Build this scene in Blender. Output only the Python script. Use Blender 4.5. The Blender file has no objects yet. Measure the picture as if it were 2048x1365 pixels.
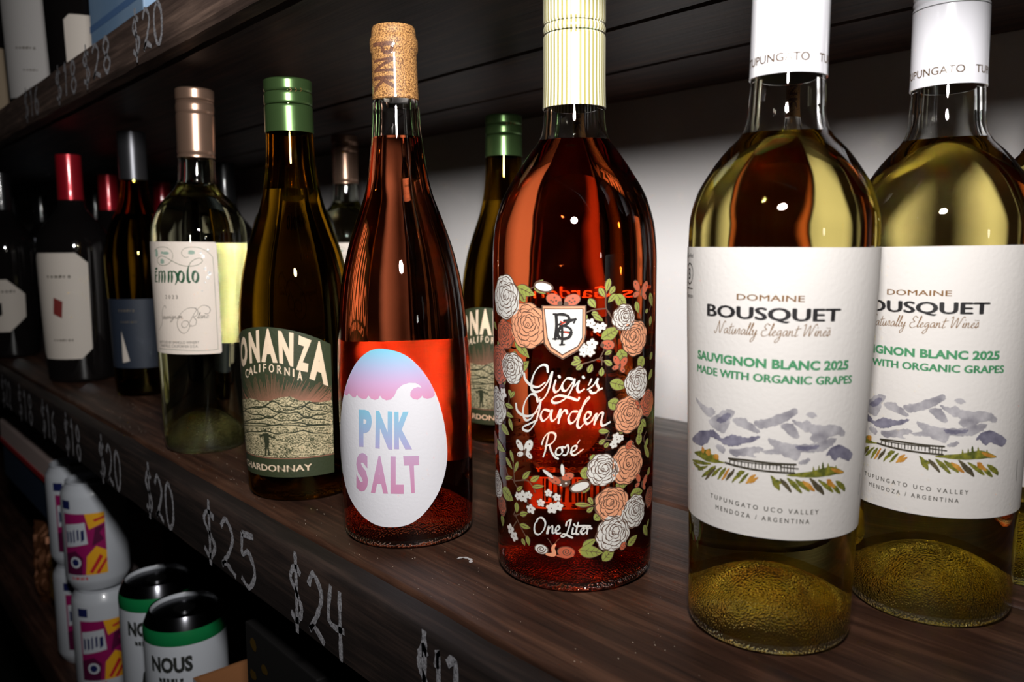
import bpy, bmesh, math, random
import numpy as np
from mathutils import Vector, Matrix, Quaternion
from mathutils.geometry import tessellate_polygon

S = bpy.context.scene
C = S.collection
PI = math.pi

# ------------------------------------------------------------------ camera
CAM = Vector((0, 0, .163))
FPX = 1620.0
FW = Vector((-0.74817473, 0.65316347, -0.11667074))
RT = Vector((0.65818968, 0.7528267, -0.00618823))
UP = Vector((-0.08379092, 0.08142135, 0.99315137))
cam = bpy.data.cameras.new('camera'); co = bpy.data.objects.new('camera', cam); C.objects.link(co)
co.matrix_world = Matrix(((RT.x, UP.x, -FW.x, CAM.x), (RT.y, UP.y, -FW.y, CAM.y), (RT.z, UP.z, -FW.z, CAM.z), (0, 0, 0, 1)))
cam.sensor_width = 36; cam.lens = FPX / 2048 * 36
cam.clip_start = .01; cam.clip_end = 50
cam.dof.use_dof = True; cam.dof.focus_distance = .42; cam.dof.aperture_fstop = 11
S.camera = co

# ------------------------------------------------------------------ world, flash, exposure
w = bpy.data.worlds.new('world'); S.world = w; w.use_nodes = True
w.node_tree.nodes['Background'].inputs[0].default_value = (1, .9, .86, 1)
w.node_tree.nodes['Background'].inputs[1].default_value = .002

def area(name, loc, aim, sx, sy, power, col=(1, 1, 1), linear=True):
    l = bpy.data.lights.new(name, 'AREA'); l.shape = 'ELLIPSE'; l.size = sx; l.size_y = sy
    l.energy = power; l.color = col
    o = bpy.data.objects.new(name, l); C.objects.link(o); o.location = loc
    o.rotation_euler = (Vector(aim) - Vector(loc)).to_track_quat('-Z', 'Y').to_euler()
    if linear:
        l.use_nodes = True; nt = l.node_tree
        e = nt.nodes['Emission']; f = nt.nodes.new('ShaderNodeLightFalloff'); f.inputs['Strength'].default_value = 1; f.inputs['Smooth'].default_value = .35
        nt.links.new(f.outputs['Quadratic'], e.inputs['Strength'])
    return o
FLASH = area('camera_flash', (0, 0, .348), (-.39, .42, .278), .07, .056, 5.0, (1, .985, .96))
FLASH.data.spread = math.radians(102)
area('ceiling_lamp', (1.1, .05, .25), (-.2, .3, .1), .07, .07, .22, (1, .95, .85), False)
S.view_settings.view_transform = 'Standard'; S.view_settings.look = 'None'
S.view_settings.exposure = 0; S.view_settings.gamma = 1; S.view_settings.use_curve_mapping = False
cy = S.cycles
cy.max_bounces = 16; cy.diffuse_bounces = 3; cy.glossy_bounces = 6; cy.transmission_bounces = 14
cy.transparent_max_bounces = 16; cy.caustics_refractive = True; cy.caustics_reflective = False
cy.blur_glossy = 0; cy.sample_clamp_indirect = 0; cy.use_denoising = True
try: cy.denoiser = 'OPENIMAGEDENOISE'; cy.denoising_input_passes = 'RGB_ALBEDO_NORMAL'
except Exception: pass

# ------------------------------------------------------------------ helpers: materials
MATS = {}
def mat(name, col=(.5, .5, .5), rough=.5, metal=0, coat=0, spec=.5, bump=None, bscale=200, **kw):
    if name in MATS: return MATS[name]
    m = bpy.data.materials.new(name); m.use_nodes = True; MATS[name] = m
    nt = m.node_tree; b = nt.nodes['Principled BSDF']
    b.inputs['Base Color'].default_value = (*col, 1); b.inputs['Roughness'].default_value = rough
    b.inputs['Metallic'].default_value = metal; b.inputs['Coat Weight'].default_value = coat
    b.inputs['Coat Roughness'].default_value = .05
    b.inputs['Specular IOR Level'].default_value = spec
    if bump:
        tc = nt.nodes.new('ShaderNodeTexCoord'); n = nt.nodes.new('ShaderNodeTexNoise'); n.inputs['Scale'].default_value = bscale
        n.inputs['Detail'].default_value = 4
        bp = nt.nodes.new('ShaderNodeBump'); bp.inputs['Strength'].default_value = bump; bp.inputs['Distance'].default_value = .0005
        nt.links.new(tc.outputs['Object'], n.inputs['Vector']); nt.links.new(n.outputs['Fac'], bp.inputs['Height'])
        nt.links.new(bp.outputs['Normal'], b.inputs['Normal'])
    return m
def srgb(r, g, b): return tuple(((c / 255 + .055) / 1.055) ** 2.4 if c > 10 else c / 3294 for c in (r, g, b))
def noisy(name, c1, c2, scale, rough=.5, axis=(1, 1, 1), detail=6, lo=.35, hi=.65, **kw):
    m = mat(name, c1, rough, **kw)
    nt = m.node_tree; b = nt.nodes['Principled BSDF']
    tc = nt.nodes.new('ShaderNodeTexCoord'); mp = nt.nodes.new('ShaderNodeMapping'); mp.inputs['Scale'].default_value = axis
    n = nt.nodes.new('ShaderNodeTexNoise'); n.inputs['Scale'].default_value = scale; n.inputs['Detail'].default_value = detail
    r = nt.nodes.new('ShaderNodeValToRGB'); r.color_ramp.elements[0].position = lo; r.color_ramp.elements[1].position = hi
    r.color_ramp.elements[0].color = (*c1, 1); r.color_ramp.elements[1].color = (*c2, 1)
    nt.links.new(tc.outputs['Object'], mp.inputs[0]); nt.links.new(mp.outputs[0], n.inputs[0])
    nt.links.new(n.outputs['Fac'], r.inputs[0]); nt.links.new(r.outputs[0], b.inputs['Base Color'])
    return m
def glass_mat(name, tint, ior=1.5, rough=0.0):
    if name in MATS: return MATS[name]
    m = bpy.data.materials.new(name); m.use_nodes = True; MATS[name] = m; nt = m.node_tree; nt.nodes.clear()
    o = nt.nodes.new('ShaderNodeOutputMaterial'); g = nt.nodes.new('ShaderNodeBsdfGlass')
    g.inputs['Color'].default_value = (*tint, 1); g.inputs['IOR'].default_value = ior; g.inputs['Roughness'].default_value = rough
    nt.links.new(g.outputs[0], o.inputs[0]); return m
def tint_mat(name, tint):                     # boundary between glass and wine: almost no bending, only the wine's colour
    if name in MATS: return MATS[name]
    m = bpy.data.materials.new(name); m.use_nodes = True; MATS[name] = m; nt = m.node_tree; nt.nodes.clear()
    o = nt.nodes.new('ShaderNodeOutputMaterial'); g = nt.nodes.new('ShaderNodeBsdfTransparent')
    g.inputs['Color'].default_value = (*tint, 1)
    nt.links.new(g.outputs[0], o.inputs[0]); return m

# ------------------------------------------------------------------ helpers: objects
def link(name, me, parent=None, mats=()):
    o = bpy.data.objects.new(name, me); C.objects.link(o)
    for m in mats: me.materials.append(m)
    if parent: o.parent = parent
    return o
def from_bm(name, bm, m=None, parent=None, smooth=False, ang=35):
    me = bpy.data.meshes.new(name); bm.to_mesh(me); bm.free()
    if smooth:
        me.shade_smooth(); me.set_sharp_from_angle(angle=math.radians(ang))
    return link(name, me, parent, [m] if m and not isinstance(m, (list, tuple)) else (m or []))
def tag(o, label=None, cat=None, group=None, kind=None):
    if label: o['label'] = label
    if cat: o['category'] = cat
    if group: o['group'] = group
    if kind: o['kind'] = kind
    return o
def empty(name, loc, rz=0):
    o = bpy.data.objects.new(name, None); C.objects.link(o); o.location = loc; o.rotation_euler = (0, 0, rz)
    o.empty_display_size = .02; return o
def copy_tree(o, parent=None):
    c = o.copy(); C.objects.link(c); c.parent = parent
    for ch in [q for q in o.children]: copy_tree(ch, c)
    return c
def box(bm, x0, x1, y0, y1, z0, z1, bev=0):
    r = bmesh.ops.create_cube(bm, size=1)
    for v in r['verts']: v.co = Vector(((x0 + x1) / 2 + v.co.x * (x1 - x0), (y0 + y1) / 2 + v.co.y * (y1 - y0), (z0 + z1) / 2 + v.co.z * (z1 - z0)))
    if bev:
        es = list({e for v in r['verts'] for e in v.link_edges})
        bmesh.ops.bevel(bm, geom=es, offset=bev, segments=2, affect='EDGES', profile=.6)
def lathe_mesh(name, prof, n=96, ang=35, flip=False, mat_split=None):
    """prof: list of (r, z); r==0 ends collapse to a point"""
    vs, fs = [], []; rows = []
    for r, z in prof:
        if r < 1e-7: rows.append([len(vs)]); vs.append((0, 0, z))
        else:
            rows.append(list(range(len(vs), len(vs) + n)))
            vs += [(r * math.sin(2 * PI * k / n), -r * math.cos(2 * PI * k / n), z) for k in range(n)]
    mi = []
    for j in range(len(rows) - 1):
        a, b = rows[j], rows[j + 1]
        for k in range(n):
            k2 = (k + 1) % n
            if len(a) == 1 and len(b) == 1: break
            if len(a) == 1: f = (a[0], b[k2], b[k])
            elif len(b) == 1: f = (a[k], a[k2], b[0])
            else: f = (a[k], a[k2], b[k2], b[k])
            fs.append(f[::-1] if flip else f); mi.append(1 if mat_split is not None and j >= mat_split else 0)
    me = bpy.data.meshes.new(name); me.from_pydata(vs, [], fs)
    me.shade_smooth()
    me.polygons.foreach_set('material_index', mi)
    me.set_sharp_from_angle(angle=math.radians(ang)); me.update()
    return me

class Prof:                                    # smooth radius curve through (z, r) points (monotone cubic)
    def __init__(s, pts):
        s.z = [p[0] for p in pts]; s.r = [p[1] for p in pts]
        n = len(pts); d = [(s.r[i + 1] - s.r[i]) / (s.z[i + 1] - s.z[i]) for i in range(n - 1)]
        s.m = [d[0]] + [0 if d[i - 1] * d[i] <= 0 else 2 * d[i - 1] * d[i] / (d[i - 1] + d[i]) for i in range(1, n - 1)] + [d[-1]]
    def __call__(s, z):
        if z <= s.z[0]: return s.r[0]
        if z >= s.z[-1]: return s.r[-1]
        i = max(k for k in range(len(s.z)) if s.z[k] <= z); i = min(i, len(s.z) - 2)
        h = s.z[i + 1] - s.z[i]; t = (z - s.z[i]) / h
        return ((2 * t**3 - 3 * t**2 + 1) * s.r[i] + (t**3 - 2 * t**2 + t) * h * s.m[i] + (-2 * t**3 + 3 * t**2) * s.r[i + 1] + (t**3 - t**2) * h * s.m[i + 1])

def pxray(px, py): return FW + RT * ((px - 1024) / FPX) - UP * ((py - 682.5) / FPX)
def at_plane(px, py, axis, val):
    d = pxray(px, py); return CAM + d * ((val - CAM[axis]) / d[axis])

# ------------------------------------------------------------------ shelves and setting
ZU = .2995; YF, YUF, YB = .1875, .2, .607; FL = -.335
X0, X1 = -4.2, 1.3
def wood(name, dark, mid, light, seed, rough=.45, gs=1.0, bump=.5):
    m = bpy.data.materials.new(name); m.use_nodes = True; MATS[name] = m
    nt = m.node_tree; L = nt.links.new; b = nt.nodes['Principled BSDF']; N = nt.nodes.new
    tc = N('ShaderNodeTexCoord'); mp = N('ShaderNodeMapping'); mp.inputs['Scale'].default_value = (.045 * gs, 1, 1)
    mp.inputs['Location'].default_value = (seed * 1.7, seed * .73, seed); L(tc.outputs['Object'], mp.inputs[0])
    n1 = N('ShaderNodeTexNoise'); n1.inputs['Scale'].default_value = 260; n1.inputs['Detail'].default_value = 6; n1.inputs['Roughness'].default_value = .65
    L(mp.outputs[0], n1.inputs[0])
    mp2 = N('ShaderNodeMapping'); mp2.inputs['Scale'].default_value = (.25, 1, 1); mp2.inputs['Location'].default_value = (seed, 2 * seed, 0); L(tc.outputs['Object'], mp2.inputs[0])
    n2 = N('ShaderNodeTexNoise'); n2.inputs['Scale'].default_value = 26; n2.inputs['Detail'].default_value = 5; n2.inputs['Distortion'].default_value = 1.2; L(mp2.outputs[0], n2.inputs[0])
    wv = N('ShaderNodeTexWave'); wv.bands_direction = 'Y'; wv.inputs['Scale'].default_value = 17; wv.inputs['Distortion'].default_value = 14; wv.inputs['Detail'].default_value = 3; wv.inputs['Detail Scale'].default_value = .8
    mp3 = N('ShaderNodeMapping'); mp3.inputs['Scale'].default_value = (.12, 1, 1); L(tc.outputs['Object'], mp3.inputs[0]); L(mp3.outputs[0], wv.inputs[0])
    r = N('ShaderNodeValToRGB'); e = r.color_ramp.elements; e[0].position = .3; e[1].position = .75
    e[0].color = (*dark, 1); e[1].color = (*light, 1); q = e.new(.5); q.color = (*mid, 1)
    a1 = N('ShaderNodeMath'); a1.operation = 'MULTIPLY_ADD'; a1.inputs[1].default_value = .52; L(n1.outputs['Fac'], a1.inputs[0])
    a2 = N('ShaderNodeMath'); a2.operation = 'MULTIPLY_ADD'; a2.inputs[1].default_value = .40; L(n2.outputs['Fac'], a2.inputs[0])
    a3 = N('ShaderNodeMath'); a3.operation = 'MULTIPLY'; a3.inputs[1].default_value = .08; L(wv.outputs['Fac'], a3.inputs[0])
    L(a3.outputs[0], a2.inputs[2]); L(a2.outputs[0], a1.inputs[2]); L(a1.outputs[0], r.inputs[0]); L(r.outputs[0], b.inputs['Base Color'])
    b.inputs['Roughness'].default_value = rough; b.inputs['Specular IOR Level'].default_value = .3
    bp = N('ShaderNodeBump'); bp.inputs['Strength'].default_value = bump; bp.inputs['Distance'].default_value = .0012; L(a1.outputs[0], bp.inputs['Height']); L(bp.outputs[0], b.inputs['Normal'])
    return m
W1 = wood('dark_stained_wood', srgb(22, 14, 11), srgb(62, 40, 30), srgb(110, 76, 58), 1)
W2 = wood('dark_stained_wood_second', srgb(24, 16, 14), srgb(64, 43, 35), srgb(112, 80, 66), 5)
W3 = wood('grey_worn_wood', srgb(50, 46, 44), srgb(108, 102, 98), srgb(150, 142, 136), 9)
WF = wood('fascia_wood', srgb(18, 14, 13), srgb(36, 29, 27), srgb(74, 58, 51), 13, .6)

def rough_plank(name, x0, x1, y0, y1, z0, z1, m, parent, seed, edge=.0012, nx=160):
    """a board running along x with slightly uneven, worn arrises"""
    rnd = random.Random(seed); bm = bmesh.new(); rows = []
    sec = [(0, 0), (0, 1), (1, 1), (1, 0)]
    xs = [x0 + (x1 - x0) * ((i / nx)) for i in range(nx + 1)]
    for x in xs:
        c = .0022 + rnd.random() * edge; d = .0022 + rnd.random() * edge
        pts = [(y0, z0 + c), (y0, z1 - d), (y0 + c * .4, z1 - d * .35), (y0 + c * 1.1, z1), (y1 - c, z1), (y1, z1 - c), (y1, z0 + c), (y1 - c, z0), (y0 + c, z0)]
        rows.append([bm.verts.new((x, a, b)) for a, b in pts])
    k = len(rows[0])
    for i in range(nx):
        for j in range(k):
            bm.faces.new((rows[i][j], rows[i][(j + 1) % k], rows[i + 1][(j + 1) % k], rows[i + 1][j]))
    bm.faces.new(rows[0][::-1]); bm.faces.new(rows[-1])
    bmesh.ops.recalc_face_normals(bm, faces=bm.faces)
    return from_bm(name, bm, m, parent, True, 40)

def shelf(z, front, thick, label, plank_edges, mats, fascia_h):
    t = empty('wooden_shelf', (0, 0, z)); tag(t, label, 'shelf')
    for i, (a, b) in enumerate(zip(plank_edges[:-1], plank_edges[1:])):
        rough_plank('plank', X0, X1, a + (.0012 if i else 0), b, -thick, 0, mats[i], t, 11 + i + int(z * 100))
    return t
sh_mid = shelf(0, YF, .04, 'dark brown wooden shelf the big wine bottles stand on', [YF + .019, .401, .548, YB], [W1, W2, W3], .045)
rough_plank('fascia_board', X0, X1, YF, YF + .0188, -.0455, -.0006, WF, sh_mid, 77, .002)
sh_up = shelf(ZU + .037, YUF, .037, 'dark wooden upper shelf with chalk prices on its edge', [YUF + .019, .40, .50, YB], [W2, W1, W2], .04)
rough_plank('fascia_board', X0, X1, YUF, YUF + .0188, -.037, -.0006, wood('upper_fascia_wood', srgb(34, 26, 23), srgb(92, 74, 66), srgb(160, 132, 116), 31, .6), sh_up, 78, .002)
sh_lo = shelf(FL, YF, .04, 'dark wooden lower shelf holding the cans and cartons', [YF, .36, .5, YB], [W2, W1, W2], .04)
bm = bmesh.new(); box(bm, X0, X1, YB + .0005, YB + .1, -1.0, 1.4)
tag(from_bm('wall_back', bm, mat('white_plaster', srgb(226, 221, 220), .8, bump=.25, bscale=90)), kind='structure')
bm = bmesh.new(); box(bm, X0, 2.5, -2.2, YB + .1, -1.05, -1.0)
tag(from_bm('floor', bm, noisy('dark_concrete', srgb(30, 28, 27), srgb(46, 42, 40), 4, .7)), kind='structure')
# ------------------------------------------------------------------ bottles
def rot_for(x, y, lean):
    """lean: radians sideways as seen from the camera"""
    d = Vector((x, y, 0)).normalized(); lat = Vector((d.y, -d.x, 0))
    if lat.dot(RT) < 0: lat = -lat
    return Vector((0, 0, 1)).rotation_difference(Vector((lat.x * lean, lat.y * lean, 1)).normalized())

class Bottle:
    def __init__(s, name, label, x, y, lean, face, pts, z0=0, **k):
        s.P = P = Prof(pts); s.k = k
        s.o = empty(name, (x, y, z0))
        s.q = rot_for(x, y, lean) @ Quaternion((0, 0, 1), face); s.o.rotation_euler = s.q.to_euler()
        tag(s.o, label, 'wine bottle', k.get('group')); s.M = Matrix.Translation((x, y, z0)) @ s.q.to_matrix().to_4x4(); s.Mi = s.M.inverted()
        s.cam_th = math.atan2((s.Mi @ CAM).x, -(s.Mi @ CAM).y)
        rf = k.get('rf', .006); ph = k.get('punt', .03); pr = k.get('punt_r', .028); th = k.get('wall', .0028)
        gtop = k.get('gtop', pts[-1][0]); fill = k.get('fill', .2); n = k.get('n', 112)
        out = [(0, ph)]                                  # punt, foot ring, heel, body, neck, lip
        for i in range(1, 11):
            t = i / 10; out.append((pr * math.sin(t * PI / 2), .0015 + (ph - .0015) * math.cos(t * PI / 2) ** 1.35))
        r0 = P(rf)
        out += [(pr + .0012, .0004), ((pr + r0 - rf) / 2, 0), (r0 - rf * .95, .0002)]
        for i in range(1, 8):
            a = i / 7 * PI / 2; out.append((r0 - rf + rf * math.sin(a), rf - rf * math.cos(a)))
        zz = rf
        while zz < gtop - .004:
            zz += .0035; out.append((P(min(zz, gtop - .001)), min(zz, gtop - .001)))
        out.append((P(gtop) - .0008, gtop))
        if k.get('solid'):
            out.append((0, gtop)); s.glass = link('glass', lathe_mesh('glass', out, n, 50), s.o, [k['glass']]); return
        z = gtop; ir = lambda z: P(z) - (.0035 if P(z) < .022 else th + .0007 * max(0, (.03 - P(z)) / .008))
        out.append((ir(gtop), gtop))
        while z > fill + .0001:
            z = max(fill, z - .003); out.append((max(.006, ir(z)), z))
        s.glass = link('glass', lathe_mesh('glass', out, n, 50), s.o, [k['glass']])
        wp = [(0, ph + .0035)]                            # the wine fills the inside of the glass
        for i in range(1, 9):
            t = i / 8; wp.append(((pr + .002) * math.sin(t * PI / 2),   .0045 + (ph - .001) * math.cos(t * PI / 2) ** 1.35))
        z = .0065
        while z < fill - .0031:
            wp.append((max(.005, ir(z) if z > .02 else ir(.02) - (.02 - z) * .12), z)); z += .003
        ns = len(wp); wp += [(max(.006, ir(fill)), fill), (0, fill)]
        s.wine = link('wine', lathe_mesh('wine', wp, 80, 50, False, ns), s.o, [k['wine'], k['surface']])
    def hit(s, px, py):                                  # photograph pixel -> angle and height on the skin
        o = s.Mi @ CAM; d = (s.Mi.to_3x3() @ pxray(px, py)); z = .12
        for _ in range(16):
            R = s.P(z) + .0003; a = d.x**2 + d.y**2; b = o.x * d.x + o.y * d.y; c = o.x**2 + o.y**2 - R * R
            q = b * b - a * c; t = (-b - math.sqrt(q)) / a if q > 0 else -b / a
            p = o + d * t; z = .5 * z + .5 * p.z
        return math.atan2(p.x, -p.y), p.z
    def pt(s, th, z, off):
        R = s.P(z) + off; return Vector((R * math.sin(th), -R * math.cos(th), z))
    # drawing: lists of polygons in (u, v) metres on the unrolled skin, u = th * R0
    R0 = .038
    def uv(s, p): th, z = s.hit(*p); return (th * s.R0, z)
    def surf(s, name, polys, m, off, parent=None, cut=True, thick=0, step=.0022, vcut=.006):
        bm = bmesh.new()
        for P in polys:
            try:
                vs = [bm.verts.new((p[0], p[1], 0)) for p in P]; bm.faces.new(vs)
            except ValueError: pass
        for f in bm.faces:
            f.normal_update()
            if f.normal.z < 0: f.normal_flip()
        if cut and bm.verts:
            us = [v.co.x for v in bm.verts]; vz = [v.co.y for v in bm.verts]
            a = math.floor(min(us) / step) * step
            while a < max(us):
                a += step
                bmesh.ops.bisect_plane(bm, geom=bm.verts[:] + bm.edges[:] + bm.faces[:], plane_co=(a, 0, 0), plane_no=(1, 0, 0), dist=1e-7)
            if vcut:
                a = min(vz)
                while a < max(vz):
                    a += vcut
                    bmesh.ops.bisect_plane(bm, geom=bm.verts[:] + bm.edges[:] + bm.faces[:], plane_co=(0, a, 0), plane_no=(0, 1, 0), dist=1e-7)
            bmesh.ops.triangulate(bm, faces=[f for f in bm.faces if len(f.verts) > 4])
        for v in bm.verts: v.co = s.pt(v.co.x / s.R0, v.co.y, off)
        if thick:
            bmesh.ops.remove_doubles(bm, verts=bm.verts, dist=1e-6)
            r = bmesh.ops.extrude_face_region(bm, geom=bm.faces[:])
            for v in [g for g in r['geom'] if isinstance(g, bmesh.types.BMVert)]:
                d = Vector((v.co.x, v.co.y, 0)).normalized(); v.co += d * thick
            bmesh.ops.recalc_face_normals(bm, faces=bm.faces)
        return from_bm(name, bm, m, parent or s.o, True, 40)
    def ribbon(s, pts, w, px=True, n=6, smooth=True, nib=None):
        """flowing line: pts in pixels (px) or uv; w width or list of widths in metres. nib = (angle, thin) calligraphic"""
        P = [s.uv(p) for p in pts] if px else list(pts)
        if smooth and len(P) > 2: P = catmull(P, n)
        W = w if isinstance(w, (list, tuple)) else [w] * 2
        k = len(P); out = []; L = []
        for i in range(k):
            a, b = P[max(0, i - 1)], P[min(k - 1, i + 1)]
            dx, dy = b[0] - a[0], b[1] - a[1]; l = math.hypot(dx, dy) or 1e-9
            f = i / (k - 1) * (len(W) - 1); j = min(int(f), len(W) - 2); ww = W[j] + (W[j + 1] - W[j]) * (f - j)
            if nib: ww *= nib[1] + (1 - nib[1]) * abs(math.sin(math.atan2(dy, dx) - nib[0]))
            nx, ny = -dy / l * ww / 2, dx / l * ww / 2
            L.append(((P[i][0] - nx, P[i][1] - ny), (P[i][0] + nx, P[i][1] + ny)))
        for i in range(k - 1): out.append([L[i][0], L[i + 1][0], L[i + 1][1], L[i][1]])
        for e in (0, k - 1):                              # round ends
            c = P[e]; r = math.hypot(L[e][1][0] - L[e][0][0], L[e][1][1] - L[e][0][1]) / 2
            if r > 5e-5: out.append([(c[0] + r * math.cos(a * PI / 4), c[1] + r * math.sin(a * PI / 4)) for a in range(8)])
        return out
    def text(s, body, L, R, hpx, bold=0, rot=False):
        """printed line whose baseline runs from pixel L to pixel R, capitals hpx tall"""
        a, b = s.uv(L), s.uv(R); mid = ((L[0] + R[0]) / 2, (L[1] + R[1]) / 2)
        h = s.uv((mid[0], mid[1] - hpx))[1] - s.uv(mid)[1]
        return [[(a[0] + (b[0] - a[0]) * p[0], a[1] + (b[1] - a[1]) * p[0] + h * p[1]) for p in t] for t in font_polys(body, bold)]
    def glyph(s, ch, q, bold=.0, px=True):
        """one letter bent into the quad bl, br, tr, tl"""
        Q = [s.uv(p) for p in q] if px else q
        def f(x, y): return tuple((1 - y) * ((1 - x) * Q[0][i] + x * Q[1][i]) + y * ((1 - x) * Q[3][i] + x * Q[2][i]) for i in (0, 1))
        return [[f(*p) for p in t] for t in font_polys(ch, bold)]
def catmull(P, n=6, closed=False):
    out = []; k = len(P)
    rng = range(k if closed else k - 1)
    g = (lambda i: P[i % k]) if closed else (lambda i: P[max(0, min(k - 1, i))])
    for i in rng:
        p0, p1, p2, p3 = g(i - 1), g(i), g(i + 1), g(i + 2)
        for j in range(n):
            t = j / n
            out.append(tuple(.5 * (2 * p1[d] + (p2[d] - p0[d]) * t + (2 * p0[d] - 5 * p1[d] + 4 * p2[d] - p3[d]) * t * t + (3 * p1[d] - p0[d] - 3 * p2[d] + p3[d]) * t**3) for d in (0, 1)))
    if not closed: out.append(P[-1])
    return out
_F = {}
def font_polys(body, bold=0):
    if (body, bold) in _F: return _F[(body, bold)]
    def tri(b, off):
        c = bpy.data.curves.new('t', 'FONT'); c.body = b; c.resolution_u = 3; c.offset = off
        o = bpy.data.objects.new('t', c); C.objects.link(o)
        m = bpy.data.meshes.new_from_object(o.evaluated_get(bpy.context.evaluated_depsgraph_get()))
        P = [[tuple(m.vertices[v].co[:2]) for v in f.vertices] for f in m.polygons]
        bpy.data.objects.remove(o); bpy.data.curves.remove(c); bpy.data.meshes.remove(m); return P
    H = [p[1] for t in tri('H', 0) for p in t]; h0, h1 = min(H), max(H)
    if bold and ('M' in body or bold < .04):         # heavier weight by overprinting
        P0 = tri(body, 0); P = [[(p[0] + dx, p[1] + dy) for p in t] for dx, dy in ((-bold, 0), (bold, 0), (0, bold * .6), (0, -bold * .4)) for t in P0]
    else: P = tri(body, bold)
    X = [p[0] for t in P for p in t]; x0, x1 = min(X), max(X)
    _F[(body, bold)] = r = [[((p[0] - x0) / (x1 - x0), (p[1] - h0) / (h1 - h0)) for p in t] for t in P]
    return r
# cursive single-stroke letters, x-height 1: (advance, strokes)
CUR = {
 'a': (1.0, [[(.75, .9), (.4, 1), (.1, .5), (.3, 0), (.7, .6), (.78, .95), (.75, .1), (1, .15)]]),
 'b': (.9, [[(0, .2), (.5, 2), (.35, 2.2), (.2, 0), (.5, .0), (.65, .5), (.3, .9)]]),
 'c': (.8, [[(.65, .8), (.4, 1), (.1, .5), (.35, 0), (.8, .3)]]),
 'e': (.75, [[(0, .3), (.5, .7), (.4, 1), (.1, .5), (.3, 0), (.75, .3)]]),
 'g': (.95, [[(.75, .9), (.4, 1), (.1, .5), (.3, .1), (.7, .7), (.6, -.6), (.2, -1.2), (0, -.8), (.9, .2)]]),
 'i': (.5, [[(.1, .3), (.3, 1), (.2, .1), (.5, .25)], [(.38, 1.5), (.4, 1.6)]]),
 'l': (.5, [[(0, .2), (.5, 1.8), (.4, 2.2), (.15, .4), (.25, 0), (.5, .25)]]),
 'n': (1.0, [[(.05, .9), (.15, .95), (.05, 0), (.2, .6), (.55, 1), (.6, .1), (1, .2)]]),
 'o': (.8, [[(.4, 1), (.1, .5), (.35, 0), (.65, .5), (.4, 1), (.8, .85)]]),
 'r': (.7, [[(0, .2), (.3, 1.1), (.5, .85), (.4, .1), (.7, .2)]]),
 's': (.65, [[(0, .2), (.4, 1.1), (.5, .4), (.25, 0), (.1, .15), (.65, .25)]]),
 't': (.6, [[(.4, 1.9), (.15, .2), (.3, 0), (.6, .25)], [(0, 1.2), (.9, 1.45)]]),
 'u': (1.0, [[(.05, .3), (.2, 1), (.1, .2), (.4, 0), (.75, 1), (.7, .1), (1, .2)]]),
 'v': (.8, [[(0, .7), (.2, 1), (.3, 0), (.7, 1), (.85, .85)]]),
 'y': (.9, [[(.05, .7), (.2, 1), (.2, .1), (.5, .2), (.75, 1), (.5, -.8), (.1, -1.2), (.1, -.7), (.9, .3)]]),
 'N': (1.8, [[(-.3, .3), (.1, 0), (.5, 2.1), (.6, 2.1), (1.0, 0), (1.6, 2.2), (1.9, 2.1)]]),
 'E': (1.3, [[(1.2, 1.9), (.7, 2.2), (.4, 1.6), (.8, 1.1), (.2, .9), (.1, .2), (.6, -.1), (1.3, .3)]]),
 'W': (2.0, [[(0, 1.9), (.3, 2.1), (.3, 0), (1.1, 2), (1.15, 0), (1.9, 2.1), (2.2, 2)]]),
 'S': (1.1, [[(1, 2.6), (.75, 3), (.5, 2.2), (.7, 1), (.4, -.4), (-.3, -1.8)]]),
 ' ': (.7, [])}
def cursive(b, body, L, R, xh, w):
    a, c = b.uv(L), b.uv(R); tot = sum(CUR[ch][0] for ch in body); k = (c[0] - a[0]) / tot; x = 0; out = []
    for ch in body:
        adv, st = CUR[ch]
        for q in st:
            P = [(a[0] + (x + p[0] + p[1] * .18) * k, a[1] + (c[1] - a[1]) * x / tot + p[1] * xh) for p in q]
            out += b.ribbon(P, w, False, 5, nib=(.5, .45))
        x += adv
    return out
def cropper(x0, y0, s): return lambda *P: [(x0 + x / s, y0 + y / s) for x, y in P]

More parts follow.
